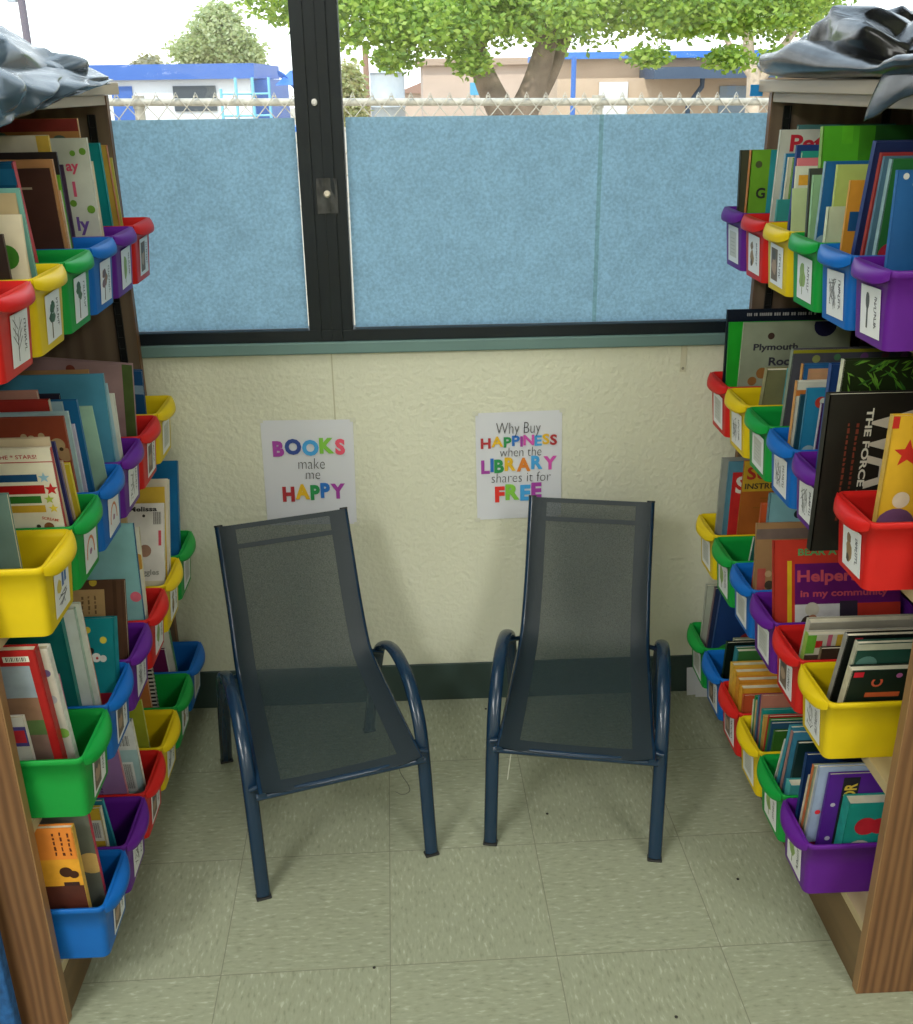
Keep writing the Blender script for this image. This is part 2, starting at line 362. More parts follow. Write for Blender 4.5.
# ------------------------------------------------------------------ bins
BINC = {'red': (.56,.014,.012), 'yellow': (.68,.50,.006), 'green': (.006,.29,.045), 'blue': (.005,.125,.48), 'purple': (.110,.012,.255)}
H_BIN = .115
def rrect(x0, x1, y0, y1, z, r, n=4):
    pts = []
    for cx, cy_, a0 in ((x1-r,y1-r,0),(x0+r,y1-r,PI/2),(x0+r,y0+r,PI),(x1-r,y0+r,1.5*PI)):
        for i in range(n+1):
            a = a0+PI/2*i/n; pts.append(Vector((cx+r*math.cos(a), cy_+r*math.sin(a), z)))
    return pts
BIN_MESH = {}
def bin_meshes(W, col):
    key = (round(W,4), col)
    if key in BIN_MESH: return BIN_MESH[key]
    m = mat(col+'_plastic', BINC[col], .42, .04, 20, .05, 40, spec=.28)
    T = .007; h = H_BIN; D = .29; w2 = W/2
    tub = MB()
    out = [rrect(-D+.02,-.010,-w2+T+.004,w2-T-.004,0,.012), rrect(-D+.012,-.005,-w2+.006,w2-.006,h*.55,.012), rrect(-D+.006,-.002,-w2+.0035,w2-.0035,h-.011,.012),
           rrect(-D,0,-w2,w2,h-.010,.013), rrect(-D,0,-w2,w2,h-.001,.013), rrect(-D+.001,-.001,-w2+.001,w2-.001,h,.012)]
    inn = [rrect(-D+.004,-.0045,-w2+.0045,w2-.0045,h,.010), rrect(-D+.009,-.006,-w2+.007,w2-.007,h-.012,.010), rrect(-D+.023,-.0125,-w2+T+.007,w2-T-.007,.003,.003)]
    tub.loops(out+inn, True, True)
    # curved carrying lip in front
    lip = MB(); ns = 20; prof = [(-.0012,-.0002),(.35,-.0015),(.75,-.0055),(.96,-.0105),(1.,-.0150),(.98,-.0205),(.90,-.0225),(.55,-.0215),(0.,-.0215)]
    ls = []
    for i in range(ns+1):
        u = i/ns; b = .019*max(.0,math.sin(PI*u))**.7
        y = -w2+.004+(W-.008)*u
        ls.append([Vector((p*b if k else -.0012, y, h+dz*(.6+.4*min(1, b/.012)) )) for k, (p, dz) in enumerate(prof)])
    lip.loops(ls, True, True)
    tm = tub.mesh('tub', m); lm = lip.mesh('front_lip', m)
    BIN_MESH[key] = (tm, lm); return tm, lm

M_card = mat('label_card', (.80,.82,.86), .35)
def card_art(kind, rnd):
    """picture on a label card, in card coordinates a (0..1 across, reading left to right from the aisle), b (0..1 up); returns tris list of (poly, colour)"""
    P = []
    ink = (.03,.03,.035)
    def rect(a0,b0,a1,b1,c): P.append(([(a0,b0),(a1,b0),(a1,b1),(a0,b1)], c))
    def blob(ca,cb,ra,rb,c,n=12,j=.25): P.append(([(ca+ra*(1+rnd.uniform(-j,j))*math.cos(2*PI*i/n), cb+rb*(1+rnd.uniform(-j,j))*math.sin(2*PI*i/n)) for i in range(n)], c))
    def line(a0,b0,a1,b1,w_,c):
        d = Vector((a1-a0,b1-b0)); 
        if d.length < 1e-5: return
        n = Vector((-d.y,d.x)).normalized()*w_; P.append(([(a0+n.x,b0+n.y),(a0-n.x,b0-n.y),(a1-n.x,b1-n.y),(a1+n.x,b1+n.y)], c))
    if kind == 'bare':
        line(.36,.08,.36,.62,.02,ink)
        for k in range(6):
            s = -1 if k % 2 else 1; z = .3+.08*k; line(.36,z,.36+s*.26,z+.22,.010,ink); line(.36+s*.14,z+.12,.36+s*.15,z+.28,.007,ink)
    elif kind in ('tree','brown'):
        g = (.035,.10,.05) if kind == 'tree' else (.20,.11,.09)
        line(.36,.06,.38,.5,.035,(.12,.08,.05))
        for k in range(7): blob(.37+rnd.uniform(-.14,.14), .62+rnd.uniform(-.16,.18), .13, .10, tuple(c*rnd.uniform(.6,1.5) for c in g))
    elif kind == 'arc':
        for k in range(14):
            a = PI*(-.05+1.1*k/14); a2 = PI*(-.05+1.1*(k+1)/14)
            line(.45-.30*math.cos(a), .35+.40*math.sin(a), .45-.30*math.cos(a2), .35+.40*math.sin(a2), .035, (.62,.20,.08))
        blob(.45,.40,.10,.08,(.35,.16,.30))
    elif kind == 'letters':
        blob(.30,.62,.17,.16,(.62,.50,.10)); rect(.48,.55,.62,.88,(.04,.12,.38)); rect(.66,.6,.80,.9,(.05,.16,.42))
        for k in range(10): line(rnd.uniform(.2,.8),rnd.uniform(.12,.45),rnd.uniform(.2,.8),rnd.uniform(.12,.45),.012,(.10,.10,.14))
    elif kind == 'photo':
        rect(.08,.1,.60,.9,(.16,.12,.09)); blob(.32,.45,.18,.2,(.40,.28,.20)); blob(.30,.72,.14,.12,(.10,.10,.10))
    elif kind == 'figure':
        blob(.34,.70,.12,.11,(.22,.16,.10)); blob(.36,.40,.15,.22,(.30,.20,.10)); blob(.3,.25,.08,.1,(.08,.06,.05))
    elif kind == 'leaf':
        blob(.36,.55,.20,.28,(.28,.42,.14)); line(.36,.12,.36,.6,.02,(.15,.22,.08))
    elif kind == 'club':
        blob(.36,.70,.10,.18,(.10,.11,.12),j=.05); line(.36,.62,.34,.15,.04,(.09,.10,.11))
    elif kind == 'sketch':
        for k in range(16): line(rnd.uniform(.12,.58),rnd.uniform(.12,.85),rnd.uniform(.12,.58),rnd.uniform(.12,.85),.012,(.20,.21,.23))
    elif kind == 'pale':
        rect(.15,.15,.85,.85,(.56,.58,.56))
        for k in range(5): rect(.25,.25+.1*k,.7,.28+.1*k,(.42,.44,.44))
    # the small unreadable word down the side of the card
    if kind not in ('letters','arc','pale'):
        z = .82
        while z > .25:
            l = rnd.uniform(.035,.075); a = .72+rnd.uniform(-.015,.015)
            line(a,z,a+.12,z-rnd.uniform(-.01,.02),.010,(.10,.10,.13)); line(a+rnd.choice((0,.11)),z,a+rnd.choice((0,.11)),z-l,.010,(.10,.10,.13)); z -= l+.012
    return P
ORDER = {('L',0): 'red yellow green blue purple red', ('L',1): 'yellow green blue purple red yellow', ('L',2): 'green blue purple red yellow green', ('L',3): 'blue purple red yellow green blue',
         ('R',0): 'purple blue green yellow red purple', ('R',1): 'red purple blue green yellow red', ('R',2): 'yellow red purple blue green yellow', ('R',3): 'purple green yellow red blue green'}
ART = {('L',0): 'bare tree tree brown leaf photo', ('L',1): 'letters arc arc sketch photo pale', ('L',2): 'photo photo sketch leaf figure pale', ('L',3): 'photo sketch photo sketch figure pale',
       ('R',0): 'club sketch leaf photo figure pale', ('R',1): 'figure sketch sketch pale sketch pale', ('R',2): 'sketch photo pale pale leaf pale', ('R',3): 'leaf leaf pale photo photo pale'}
ROWN = ['top row','second row','third row','bottom row']; SIDE = {'L': 'left bookcase', 'R': 'right bookcase'}
def biny(s, r, k):
    if s == 'L': return -.952+.15*k, .147
    if r == 1: return (-.955 if k == 0 else -.765+.136*(k-1)), .133
    return -.905+.136*k, .133
def binname(s, r, k):
    c = ORDER[(s,r)].split(); col = c[k]
    q = '' if c.count(col) == 1 else ('nearest ' if k == 0 else 'window-end ')
    return q+col
def art_mats(P):
    cols = []; 
    for _, c in P:
        if c not in cols: cols.append(c)
    return cols
CARD = {'club': 'dark club shape', 'bare': 'bare tree', 'tree': 'green tree', 'brown': 'brown tree', 'leaf': 'green plant', 'photo': 'photo', 'sketch': 'line drawing', 'letters': 'blue and yellow drawing', 'arc': 'orange arc', 'figure': 'brown figure', 'pale': 'pale picture'}
for s in 'LR':
    xr = {'L': [-.532,-.532,-.523,-.532], 'R': [.664]*4}[s]
    for r in range(4):
        for k in range(6):
            y0, W = biny(s, r, k); col = ORDER[(s,r)].split()[k]; rnd = random.Random(r*31+k*7+(s == 'R')*101)
            tm, lm = bin_meshes(W, col)
            kind = ART[(s,r)].split()[k]
            nth = ['nearest the camera','second from the camera','third from the camera','third from the window','second from the window','beside the window wall'][k]
            root = empty('book_bin', (xr[r], y0+W/2, SHELF[s][r]+.0004), 0 if s == 'L' else PI,
                         f'{binname(s,r,k)} plastic book bin {nth}, {ROWN[r]}, {SIDE[s]}', 'book bin', f'book bins on the {ROWN[r]} of the {SIDE[s]}')
            for nm, me in (('tub', tm), ('front_lip', lm)):
                o = bpy.data.objects.new(nm, me); COL.objects.link(o); o.parent = root
            # label card on the sloping front, top edge below the lip
            cw, ch = .066, .072; zc = .0475; slope = math.atan2(.010, H_BIN)
            x_at = lambda z: -.010+.010*z/H_BIN
            cols = []; P = card_art(kind, rnd)
            cm = MB(); off = rnd.uniform(-.004,.004)+.004; tilt = rnd.uniform(-.04,.04)
            def cp(a, b, e):
                yy = (a-.5)*cw; zz = (b-.5)*ch
                yy, zz = yy*math.cos(tilt)-zz*math.sin(tilt), yy*math.sin(tilt)+zz*math.cos(tilt)
                z = zc+zz; return (x_at(z)+.0016+e, yy+off, z)
            fr_ = [cp(0,0,0),cp(1,0,0),cp(1,1,0),cp(0,1,0)]; bk = [cp(0,0,-.0008),cp(1,0,-.0008),cp(1,1,-.0008),cp(0,1,-.0008)]
            cm.add(fr_+bk, [(0,1,2,3),(7,6,5,4),(0,4,5,1),(1,5,6,2),(2,6,7,3),(3,7,4,0)])
            card = cm.obj('label_card', M_card, root)
            am = MB(); cl = art_mats(P)
            for i, (poly, c) in enumerate(P):
                e = .00015+.00002*i
                am.add([cp(min(.97,max(.03,a)), min(.97,max(.03,b)), e) for a, b in poly], [tuple(range(len(poly)))], cl.index(c))
            if P: am.obj('label_picture', [mat('label_ink', c, .5) for c in cl], card)

# ------------------------------------------------------------------ books
BOOKS = [
['L', 0, 1, -0.5652, -0.7865, 3.32, 0, 0.16, 0.1736, 0.006, [0.055, 0.04, 0.035], [0.07, 0.05, 0.04], 'thin dark brown book', []],
['L', 0, 1, -0.5475, -0.7755, -3.92, 0, 0.17, 0.1964, 0.006, [0.74, 0.68, 0.52], None, 'cream book with a green round picture', [['disc', 0.84, 0.7, 0.088, [0.06, 0.22, 0.03]], ['rect', 0.3, 0.42, 1, 0.52, [0.06, 0.05, 0.04]]]],
['L', 0, 1, -0.5525, -0.7399, 4.37, 0, 0.15, 0.2253, 0.005, [0.55, 0.45, 0.28], None, 'small tan book', []],
['L', 0, 1, -0.5475, -0.726, 6.31, 0, 0.16, 0.232, 0.006, [0.22, 0.48, 0.44], None, 'small pale teal book', []],
['L', 0, 2, -0.5781, -0.6209, 11.16, 0, 0.2, 0.265, 0.012, [0.01, 0.1, 0.22], [0.5, 0.06, 0.06], 'dark blue book with red spine', [['rect', 0, 0.88, 1, 0.97, [0.02, 0.15, 0.3]]]],
['L', 0, 3, -0.5782, -0.481, 6.12, 0, 0.19, 0.2416, 0.006, [0.1, 0.045, 0.035], [0.42, 0.22, 0.1], 'dark brown book facing out', [['rect', 0.7, 0.865, 0.82, 0.88, [0.5, 0.4, 0.3]]]],
['L', 0, 3, -0.5747, -0.4702, 6.96, 0, 0.2, 0.2555, 0.007, [0.6, 0.32, 0.15], [0.62, 0.34, 0.15], 'peach orange book behind the brown one', []],
['L', 0, 3, -0.5773, -0.4535, 6, 0, 0.15, 0.2033, 0.006, [0.75, 0.26, 0.06], [0.7, 0.6, 0.45], 'short bright orange book', []],
['L', 0, 3, -0.5797, -0.4399, 5, 0, 0.15, 0.2271, 0.005, [0.2, 0.45, 0.06], None, 'short leaf green book', []],
['L', 0, 3, -0.5825, -0.426, 5, 0, 0.16, 0.2632, 0.006, [0.05, 0.04, 0.04], [0.05, 0.04, 0.05], 'charcoal book beside the orange one', []],
['L', 0, 3, -0.5964, -0.4055, 6, 0, 0.198, 0.2897, 0.008, [0.72, 0.68, 0.56], [0.72, 0.5, 0.1], 'cream book with yellow edge band', [['star', 0.787, 0.87, 0.03, [0.75, 0.55, 0.1]], ['rect', 0.899, 0, 1.0, 1, [0.72, 0.5, 0.1]]]],
['L', 0, 4, -0.6058, -0.3309, 4, 0, 0.17, 0.2361, 0.005, [0.1, 0.06, 0.12], [0.09, 0.06, 0.11], 'thin dark plum book', []],
['L', 0, 4, -0.5628, -0.3171, 3, 0, 0.2, 0.2792, 0.008, [0.66, 0.68, 0.6], [0.72, 0.7, 0.58], 'white book with pink and purple lettering', [['text', 'ay', 0.84, 0.835, 0.062, [0.72, 0.08, 0.16]], ['text', 'l', 0.83, 0.69, 0.09, [0.72, 0.1, 0.2]], ['text', 'ly', 0.86, 0.47, 0.085, [0.14, 0.07, 0.32]], ['disc', 0.95, 0.92, 0.022, [0.18, 0.36, 0.05]], ['disc', 0.86, 0.91, 0.018, [0.18, 0.36, 0.05]], ['disc', 0.8, 0.6, 0.022, [0.18, 0.36, 0.05]], ['disc', 0.95, 0.56, 0.026, [0.18, 0.36, 0.05]], ['disc', 0.84, 0.25, 0.02, [0.3, 0.08, 0.2]]]],
['L', 0, 4, -0.5648, -0.2955, 3, 0, 0.19, 0.2378, 0.008, [0.72, 0.66, 0.48], None, 'short cream book', []],
['L', 0, 4, -0.5917, -0.2501, 4, 0, 0.202, 0.3108, 0.008, [0.55, 0.28, 0.1], [0.6, 0.35, 0.12], 'tall orange book with dark red top', [['rect', -0.285, 0.93, 1.0, 1, [0.3, 0.05, 0.04]], ['disc', 0.82, 0.86, 0.05, [0.16, 0.22, 0.16]], ['disc', 0.293, 0.87, 0.06, [0.16, 0.22, 0.18]]]],
['L', 0, 5, -0.5759, -0.1813, 5.96, 0, 0.19, 0.2647, 0.012, [0.01, 0.3, 0.31], [0.01, 0.34, 0.34], 'teal hardback book', []],
['L', 0, 5, -0.5702, -0.1437, 8, 0, 0.18, 0.2605, 0.009, [0.55, 0.38, 0.08], [0.6, 0.22, 0.08], 'mustard book with orange spine', []],
['L', 0, 5, -0.5738, -0.1088, 7, 0, 0.17, 0.2346, 0.005, [0.58, 0.54, 0.12], [0.6, 0.56, 0.14], 'thin olive yellow book', []],
['L', 1, 0, -0.5953, -0.8717, 0, 0, 0.12, 0.1956, 0.008, [0.22, 0.34, 0.32], None, 'grey green book', []],
['L', 1, 1, -0.5475, -0.7865, 3.14, 0, 0.2, 0.2418, 0.007, [0.78, 0.74, 0.62], [0.45, 0.05, 0.06], 'white book with coloured star arrows', [['text', 'THE * STARS!', 0.73, 0.945, 0.026, [0.45, 0.03, 0.04], 0, 0.062], ['rect', 0.3, 0.905, 1, 0.912, [0.5, 0.1, 0.1]], ['rect', 0.3, 0.775, 0.86, 0.825, [0.02, 0.1, 0.25]], ['star', 0.91, 0.8, 0.038, [0.3, 0.5, 0.65]], ['rect', 0.3, 0.69, 0.9, 0.75, [0.48, 0.02, 0.02]], ['star', 0.95, 0.72, 0.045, [0.55, 0.03, 0.03]], ['rect', 0.62, 0.625, 0.86, 0.675, [0.05, 0.22, 0.04]], ['star', 0.92, 0.65, 0.034, [0.4, 0.5, 0.08]], ['rect', 0.62, 0.56, 0.88, 0.61, [0.62, 0.4, 0.05]], ['star', 0.94, 0.585, 0.034, [0.75, 0.6, 0.08]], ['text', 'SCREAM!', 0.9, 0.51, 0.02, [0.5, 0.05, 0.03], -12, 0.026], ['disc', 0.88, 0.455, 0.032, [0.25, 0.1, 0.04]], ['disc', 0.8, 0.46, 0.014, [0.06, 0.04, 0.03]]]],
['L', 1, 1, -0.5495, -0.7588, 7.72, 0, 0.2, 0.2577, 0.005, [0.62, 0.52, 0.38], None, 'cream book with yellow corner tag', [['rect', 0, 0.93, 0.42, 1, [0.75, 0.58, 0.05]]]],
['L', 1, 1, -0.5479, -0.7447, 8, 0, 0.17, 0.2452, 0.006, [0.05, 0.05, 0.18], [0.06, 0.05, 0.2], 'dark violet paperback', []],
['L', 1, 1, -0.5497, -0.7271, 8, 0, 0.17, 0.2045, 0.008, [0.55, 0.4, 0.28], [0.58, 0.42, 0.3], 'tan paperback', []],
['L', 1, 1, -0.5475, -0.7055, 8, 0, 0.17, 0.1925, 0.008, [0.66, 0.52, 0.05], [0.7, 0.58, 0.05], 'yellow spined paperback', []],
['L', 1, 2, -0.5716, -0.6343, 4.43, 0, 0.222, 0.2464, 0.007, [0.36, 0.09, 0.05], [0.4, 0.12, 0.07], 'rust red book with antlered animal drawing', [['disc', 0.924, 0.8, 0.05, [0.55, 0.4, 0.24]], ['disc', 0.968, 0.73, 0.05, [0.5, 0.32, 0.18]], ['disc', 0.687, 0.865, 0.022, [0.55, 0.42, 0.26]], ['disc', 0.741, 0.85, 0.025, [0.55, 0.42, 0.26]], ['disc', 0.817, 0.87, 0.022, [0.55, 0.42, 0.26]], ['disc', 0.946, 0.77, 0.014, [0.08, 0.05, 0.03]]]],
['L', 1, 2, -0.5657, -0.6233, 5.07, 0, 0.18, 0.2527, 0.006, [0.4, 0.56, 0.62], [0.5, 0.64, 0.66], 'thin ice blue paperback', []],
['L', 1, 2, -0.5619, -0.6123, 6.02, 0, 0.17, 0.2274, 0.006, [0.5, 0.48, 0.62], [0.55, 0.52, 0.65], 'thin lavender paperback', []],
['L', 1, 2, -0.5994, -0.5998, 6, 0, 0.195, 0.2688, 0.008, [0.42, 0.05, 0.04], [0.7, 0.62, 0.5], 'red book with cream page edge', []],
['L', 1, 2, -0.5828, -0.5881, 6, 0, 0.18, 0.2607, 0.006, [0.34, 0.48, 0.56], None, 'powder blue book', []],
['L', 1, 2, -0.5619, -0.5782, 6, 0, 0.18, 0.2609, 0.008, [0.02, 0.16, 0.36], [0.03, 0.18, 0.4], 'royal blue hardback', []],
['L', 1, 2, -0.6279, -0.5674, 6, 0, 0.166, 0.2759, 0.008, [0.58, 0.32, 0.26], None, 'dusty pink book', []],
['L', 1, 2, -0.5961, -0.5551, 6, 0, 0.18, 0.266, 0.006, [0.04, 0.035, 0.06], None, 'black and purple topped book', [['rect', 0, 0.9, 0.45, 1, [0.14, 0.05, 0.28]]]],
['L', 1, 2, -0.5475, -0.5335, 9.34, 0, 0.16, 0.2421, 0.004, [0.4, 0.6, 0.48], None, 'mint green book leaning at the lip', [['rect', 0.52, 0.3, 0.68, 0.31, [0.2, 0.3, 0.25]], ['rect', 0.52, 0.2, 0.74, 0.21, [0.2, 0.3, 0.25]]]],
['L', 1, 3, -0.5475, -0.4865, -0.14, 0, 0.247, 0.2728, 0.007, [0.1, 0.32, 0.47], [0.16, 0.38, 0.5], 'large sky blue picture book', [['rect', -0.176, 0, 1.0, 0.35, [0.12, 0.36, 0.5]]]],
['L', 1, 3, -0.5475, -0.4532, 3.65, 0, 0.18, 0.251, 0.005, [0.4, 0.58, 0.66], None, 'thin pale blue booklet', []],
['L', 1, 3, -0.5475, -0.437, 0.05, 0, 0.18, 0.2226, 0.006, [0.72, 0.72, 0.64], [0.74, 0.74, 0.66], 'thin white booklet', []],
['L', 1, 3, -0.595, -0.3985, 3, 0, 0.199, 0.2624, 0.006, [0.55, 0.32, 0.15], None, 'pale orange topped book', []],
['L', 1, 4, -0.5672, -0.2723, 9, -6, 0.227, 0.2489, 0.009, [0.42, 0.29, 0.3], None, 'large mauve book with leafy green edge', [['rect', 0.914, 0, 1.0, 1, [0.1, 0.15, 0.05]], ['disc', 0.481, 0.93, 0.035, [0.25, 0.07, 0.05]]]],
['L', 1, 5, -0.5717, -0.1494, 10, -4, 0.2, 0.2024, 0.01, [0.02, 0.1, 0.24], None, 'navy book with pale stripe', [['rect', 0, 0.74, 1, 0.84, [0.25, 0.38, 0.5]]]],
['L', 2, 0, -0.6119, -0.9095, 6, 0, 0.13, 0.1766, 0.008, [0.72, 0.7, 0.66], [0.75, 0.72, 0.68], 'short white book with red picture', [['rect', 0.45, 0.68, 1, 0.9, [0.1, 0.08, 0.28]], ['rect', 0.68, 0.72, 0.98, 0.86, [0.55, 0.04, 0.06]]]],
['L', 2, 0, -0.5714, -0.8945, 7.85, 0, 0.21, 0.3, 0.016, [0.4, 0.02, 0.02], [0.42, 0.03, 0.03], 'red hardback with castle photo and barcode', [['rect', 0.6, 0.0, 0.935, 0.905, [0.28, 0.33, 0.38]], ['rect', 0.6, 0.0, 0.935, 0.7, [0.26, 0.15, 0.1]], ['rect', 0.6, 0.0, 0.935, 0.55, [0.1, 0.16, 0.06]], ['rect', 0.6, 0.0, 0.935, 0.45, [0.22, 0.14, 0.12]], ['rect', 0.76, 0.93, 0.945, 0.965, [0.7, 0.68, 0.6]], ['bars', 0.78, 0.935, 0.93, 0.96, [0.05, 0.05, 0.05]]]],
['L', 2, 0, -0.5601, -0.8733, 8.6, 0, 0.19, 0.2915, 0.014, [0.74, 0.72, 0.66], [0.74, 0.74, 0.7], 'white hardback with blue spine marks', [['disc', 0.95, 0.42, 0.035, [0.25, 0.48, 0.1]], ['disc', 0.94, 0.84, 0.025, [0.2, 0.15, 0.35]], ['disc', 0.93, 0.66, 0.03, [0.5, 0.52, 0.6]]]],
['L', 2, 0, -0.5739, -0.8397, 5, 0, 0.15, 0.2067, 0.006, [0.65, 0.28, 0.42], None, 'small pink book', []],
['L', 2, 1, -0.5751, -0.7845, 4.36, 0, 0.21, 0.2758, 0.014, [0.01, 0.17, 0.17], [0.01, 0.2, 0.19], 'dark green hardback', []],
['L', 2, 1, -0.5561, -0.7692, 4.37, 0, 0.18, 0.2903, 0.008, [0.62, 0.66, 0.66], [0.4, 0.52, 0.46], 'white paperback with sage spine', []],
['L', 2, 1, -0.5499, -0.756, 5.15, 0, 0.18, 0.2959, 0.007, [0.66, 0.68, 0.64], [0.7, 0.7, 0.66], 'tall white paperback', []],
['L', 2, 1, -0.5533, -0.7437, 6.03, 0, 0.18, 0.2647, 0.009, [0.7, 0.68, 0.62], [0.6, 0.22, 0.06], 'paperback with orange spine', []],
['L', 2, 1, -0.5385, -0.7254, -18.76, 0, 0.15, 0.2067, 0.022, [0.01, 0.25, 0.29], [0.01, 0.28, 0.32], 'teal board book with dotted cover', [['disc', 0.69, 0.9, 0.028, [0.65, 0.55, 0.08]], ['disc', 0.87, 0.81, 0.03, [0.65, 0.55, 0.08]], ['rect', 0, 0, 1, 0.35, [0.42, 0.02, 0.05]], ['disc', 0.72, 0.72, 0.028, [0.03, 0.03, 0.03]], ['disc', 0.78, 0.66, 0.04, [0.75, 0.74, 0.72]], ['disc', 0.86, 0.65, 0.03, [0.7, 0.68, 0.66]], ['disc', 0.79, 0.655, 0.012, [0.5, 0.05, 0.05]]]],
['L', 2, 2, -0.5385, -0.6365, -17.28, 0, 0.22, 0.2407, 0.008, [0.12, 0.06, 0.035], None, 'wood grain book with tan label', [['rect', 0.57, 0.7, 0.83, 0.93, [0.5, 0.33, 0.16]], ['bars2', 0.62, 0.74, 0.78, 0.9, [0.2, 0.12, 0.06]], ['disc', 0.74, 0.985, 0.03, [0.55, 0.4, 0.05]], ['rect', 0.9, 0.0, 0.93, 1, [0.08, 0.04, 0.02]], ['rect', 0.97, 0.0, 0.985, 1, [0.09, 0.045, 0.025]]]],
['L', 2, 3, -0.5385, -0.4843, -4.34, 0, 0.2, 0.3, 0.007, [0.3, 0.56, 0.58], [0.03, 0.16, 0.32], 'pale aqua book with pink dot', [['disc', 0.945, 0.5, 0.036, [0.75, 0.18, 0.25]]]],
['L', 2, 3, -0.5385, -0.4667, -8.27, 0, 0.18, 0.2794, 0.006, [0.7, 0.68, 0.58], [0.72, 0.66, 0.5], 'white book with owl picture spine', [['disc', 0.95, 0.75, 0.06, [0.55, 0.3, 0.06]]]],
['L', 2, 3, -0.5631, -0.4519, -6.73, 0, 0.18, 0.2944, 0.008, [0.55, 0.42, 0.22], [0.6, 0.48, 0.26], 'tan book mostly hidden', []],
['L', 2, 3, -0.5795, -0.4379, -5.76, 0, 0.18, 0.2772, 0.008, [0.6, 0.62, 0.6], None, 'white book mostly hidden', []],
['L', 2, 3, -0.6041, -0.4227, -4.37, 0, 0.18, 0.2442, 0.006, [0.36, 0.55, 0.62], None, 'light blue book mostly hidden', [['rect', 0.8, 0, 1, 0.2, [0.02, 0.2, 0.4]]]],
['L', 2, 4, -0.5385, -0.3343, -26, 0, 0.17, 0.2687, 0.007, [0.7, 0.68, 0.64], [0.72, 0.72, 0.66], 'white book with handwritten black letters', [['text', 'Melissa', 0.74, 0.955, 0.036, [0.02, 0.02, 0.02], 0, 0.06], ['disc', 0.75, 0.9, 0.012, [0.05, 0.05, 0.05]], ['bars', 0.87, 0.83, 0.97, 0.93, [0.05, 0.05, 0.05]], ['rect', 0.93, 0.66, 0.965, 0.78, [0.65, 0.1, 0.14]], ['disc', 0.76, 0.62, 0.05, [0.36, 0.22, 0.16]], ['text', 'oggles', 0.8, 0.45, 0.042, [0.25, 0.25, 0.22], 0, 0.045], ['rect', 0.2, 0.3, 1, 0.38, [0.6, 0.55, 0.4]]]],
['L', 2, 4, -0.5385, -0.3032, -21.61, 0, 0.16, 0.2926, 0.005, [0.6, 0.42, 0.06], None, 'gold topped book behind the white one', []],
['L', 2, 4, -0.5385, -0.2875, -25.57, 0, 0.2, 0.3, 0.018, [0.66, 0.62, 0.52], None, 'thick cream paged book', []],
['L', 2, 5, -0.5385, -0.1661, -21.92, 0, 0.22, 0.3, 0.014, [0.01, 0.17, 0.38], [0.02, 0.2, 0.42], 'tall blue hardback', []],
['L', 3, 0, -0.5635, -0.9282, 3.0, 0, 0.12, 0.27, 0.012, [0.72, 0.26, 0.05], [0.7, 0.45, 0.1], 'orange book with dark lettering marks', [['rect', 0, 0, 1, 0.76, [0.72, 0.36, 0.04]], ['rect', 0, 0, 1, 0.55, [0.1, 0.03, 0.02]], ['bars2', 0.68, 0.79, 0.98, 0.97, [0.12, 0.03, 0.01]], ['disc', 0.8, 0.66, 0.04, [0.06, 0.02, 0.01]], ['disc', 0.9, 0.64, 0.03, [0.06, 0.02, 0.01]], ['rect', 0.74, 0.55, 0.95, 0.58, [0.05, 0.02, 0.02]]]],
['L', 3, 0, -0.5481, -0.8879, 4, 0, 0.2, 0.27, 0.008, [0.16, 0.17, 0.14], [0.5, 0.06, 0.1], 'grey green picture book with red edge', [['disc', 0.94, 0.6, 0.085, [0.62, 0.42, 0.16]]]],
['L', 3, 1, -0.573, -0.7738, 3, 0, 0.12, 0.1826, 0.01, [0.62, 0.42, 0.05], [0.72, 0.68, 0.55], 'yellow book with white barcode label', [['rect', 0.8, 0.6, 0.98, 0.86, [0.7, 0.68, 0.62]], ['bars', 0.83, 0.64, 0.95, 0.83, [0.08, 0.06, 0.1]]]],
['L', 3, 1, -0.5702, -0.732, 12.42, 0, 0.13, 0.1961, 0.007, [0.02, 0.2, 0.3], [0.05, 0.36, 0.44], 'slim turquoise book leaning forward', []],
['L', 3, 2, -0.5685, -0.6256, 8.83, 0, 0.19, 0.2278, 0.007, [0.34, 0.2, 0.42], [0.55, 0.25, 0.3], 'violet and pink picture book', [['disc', 0.4, 0.4, 0.2, [0.45, 0.3, 0.48]], ['bars2', 0.55, 0.35, 0.8, 0.6, [0.15, 0.06, 0.2]]]],
['L', 3, 2, -0.5496, -0.583, 7, 0, 0.19, 0.2538, 0.009, [0.42, 0.6, 0.62], [0.72, 0.7, 0.64], 'white edged teal book with barcode', [['rect', 0, 0.72, 1, 1, [0.7, 0.72, 0.72]], ['bars', 0.8, 0.76, 0.94, 0.86, [0.1, 0.1, 0.1]], ['rect', 0.8, 0.3, 0.93, 0.6, [0.72, 0.74, 0.72]], ['bars', 0.83, 0.33, 0.91, 0.58, [0.1, 0.1, 0.1]]]],
['L', 3, 3, -0.5634, -0.4733, 5, 0, 0.15, 0.2213, 0.006, [0.34, 0.38, 0.04], [0.5, 0.52, 0.15], 'olive green book', []],
['L', 3, 4, -0.5904, -0.3311, 3, 0, 0.16, 0.1763, 0.008, [0.52, 0.2, 0.07], None, 'burnt orange book', []],
['L', 3, 4, -0.5853, -0.3047, 3, 0, 0.16, 0.1927, 0.01, [0.6, 0.6, 0.55], [0.6, 0.6, 0.55], 'book with black and white checked spine', [['check']]],
['L', 3, 5, -0.5825, -0.1734, 9.92, 0, 0.15, 0.1751, 0.007, [0.16, 0.02, 0.1], [0.7, 0.7, 0.66], 'maroon book with white edge', []],
['L', 3, 5, -0.5732, -0.1441, 10, 0, 0.15, 0.2089, 0.01, [0.68, 0.68, 0.6], [0.1, 0.32, 0.16], 'white book with green spine', []],
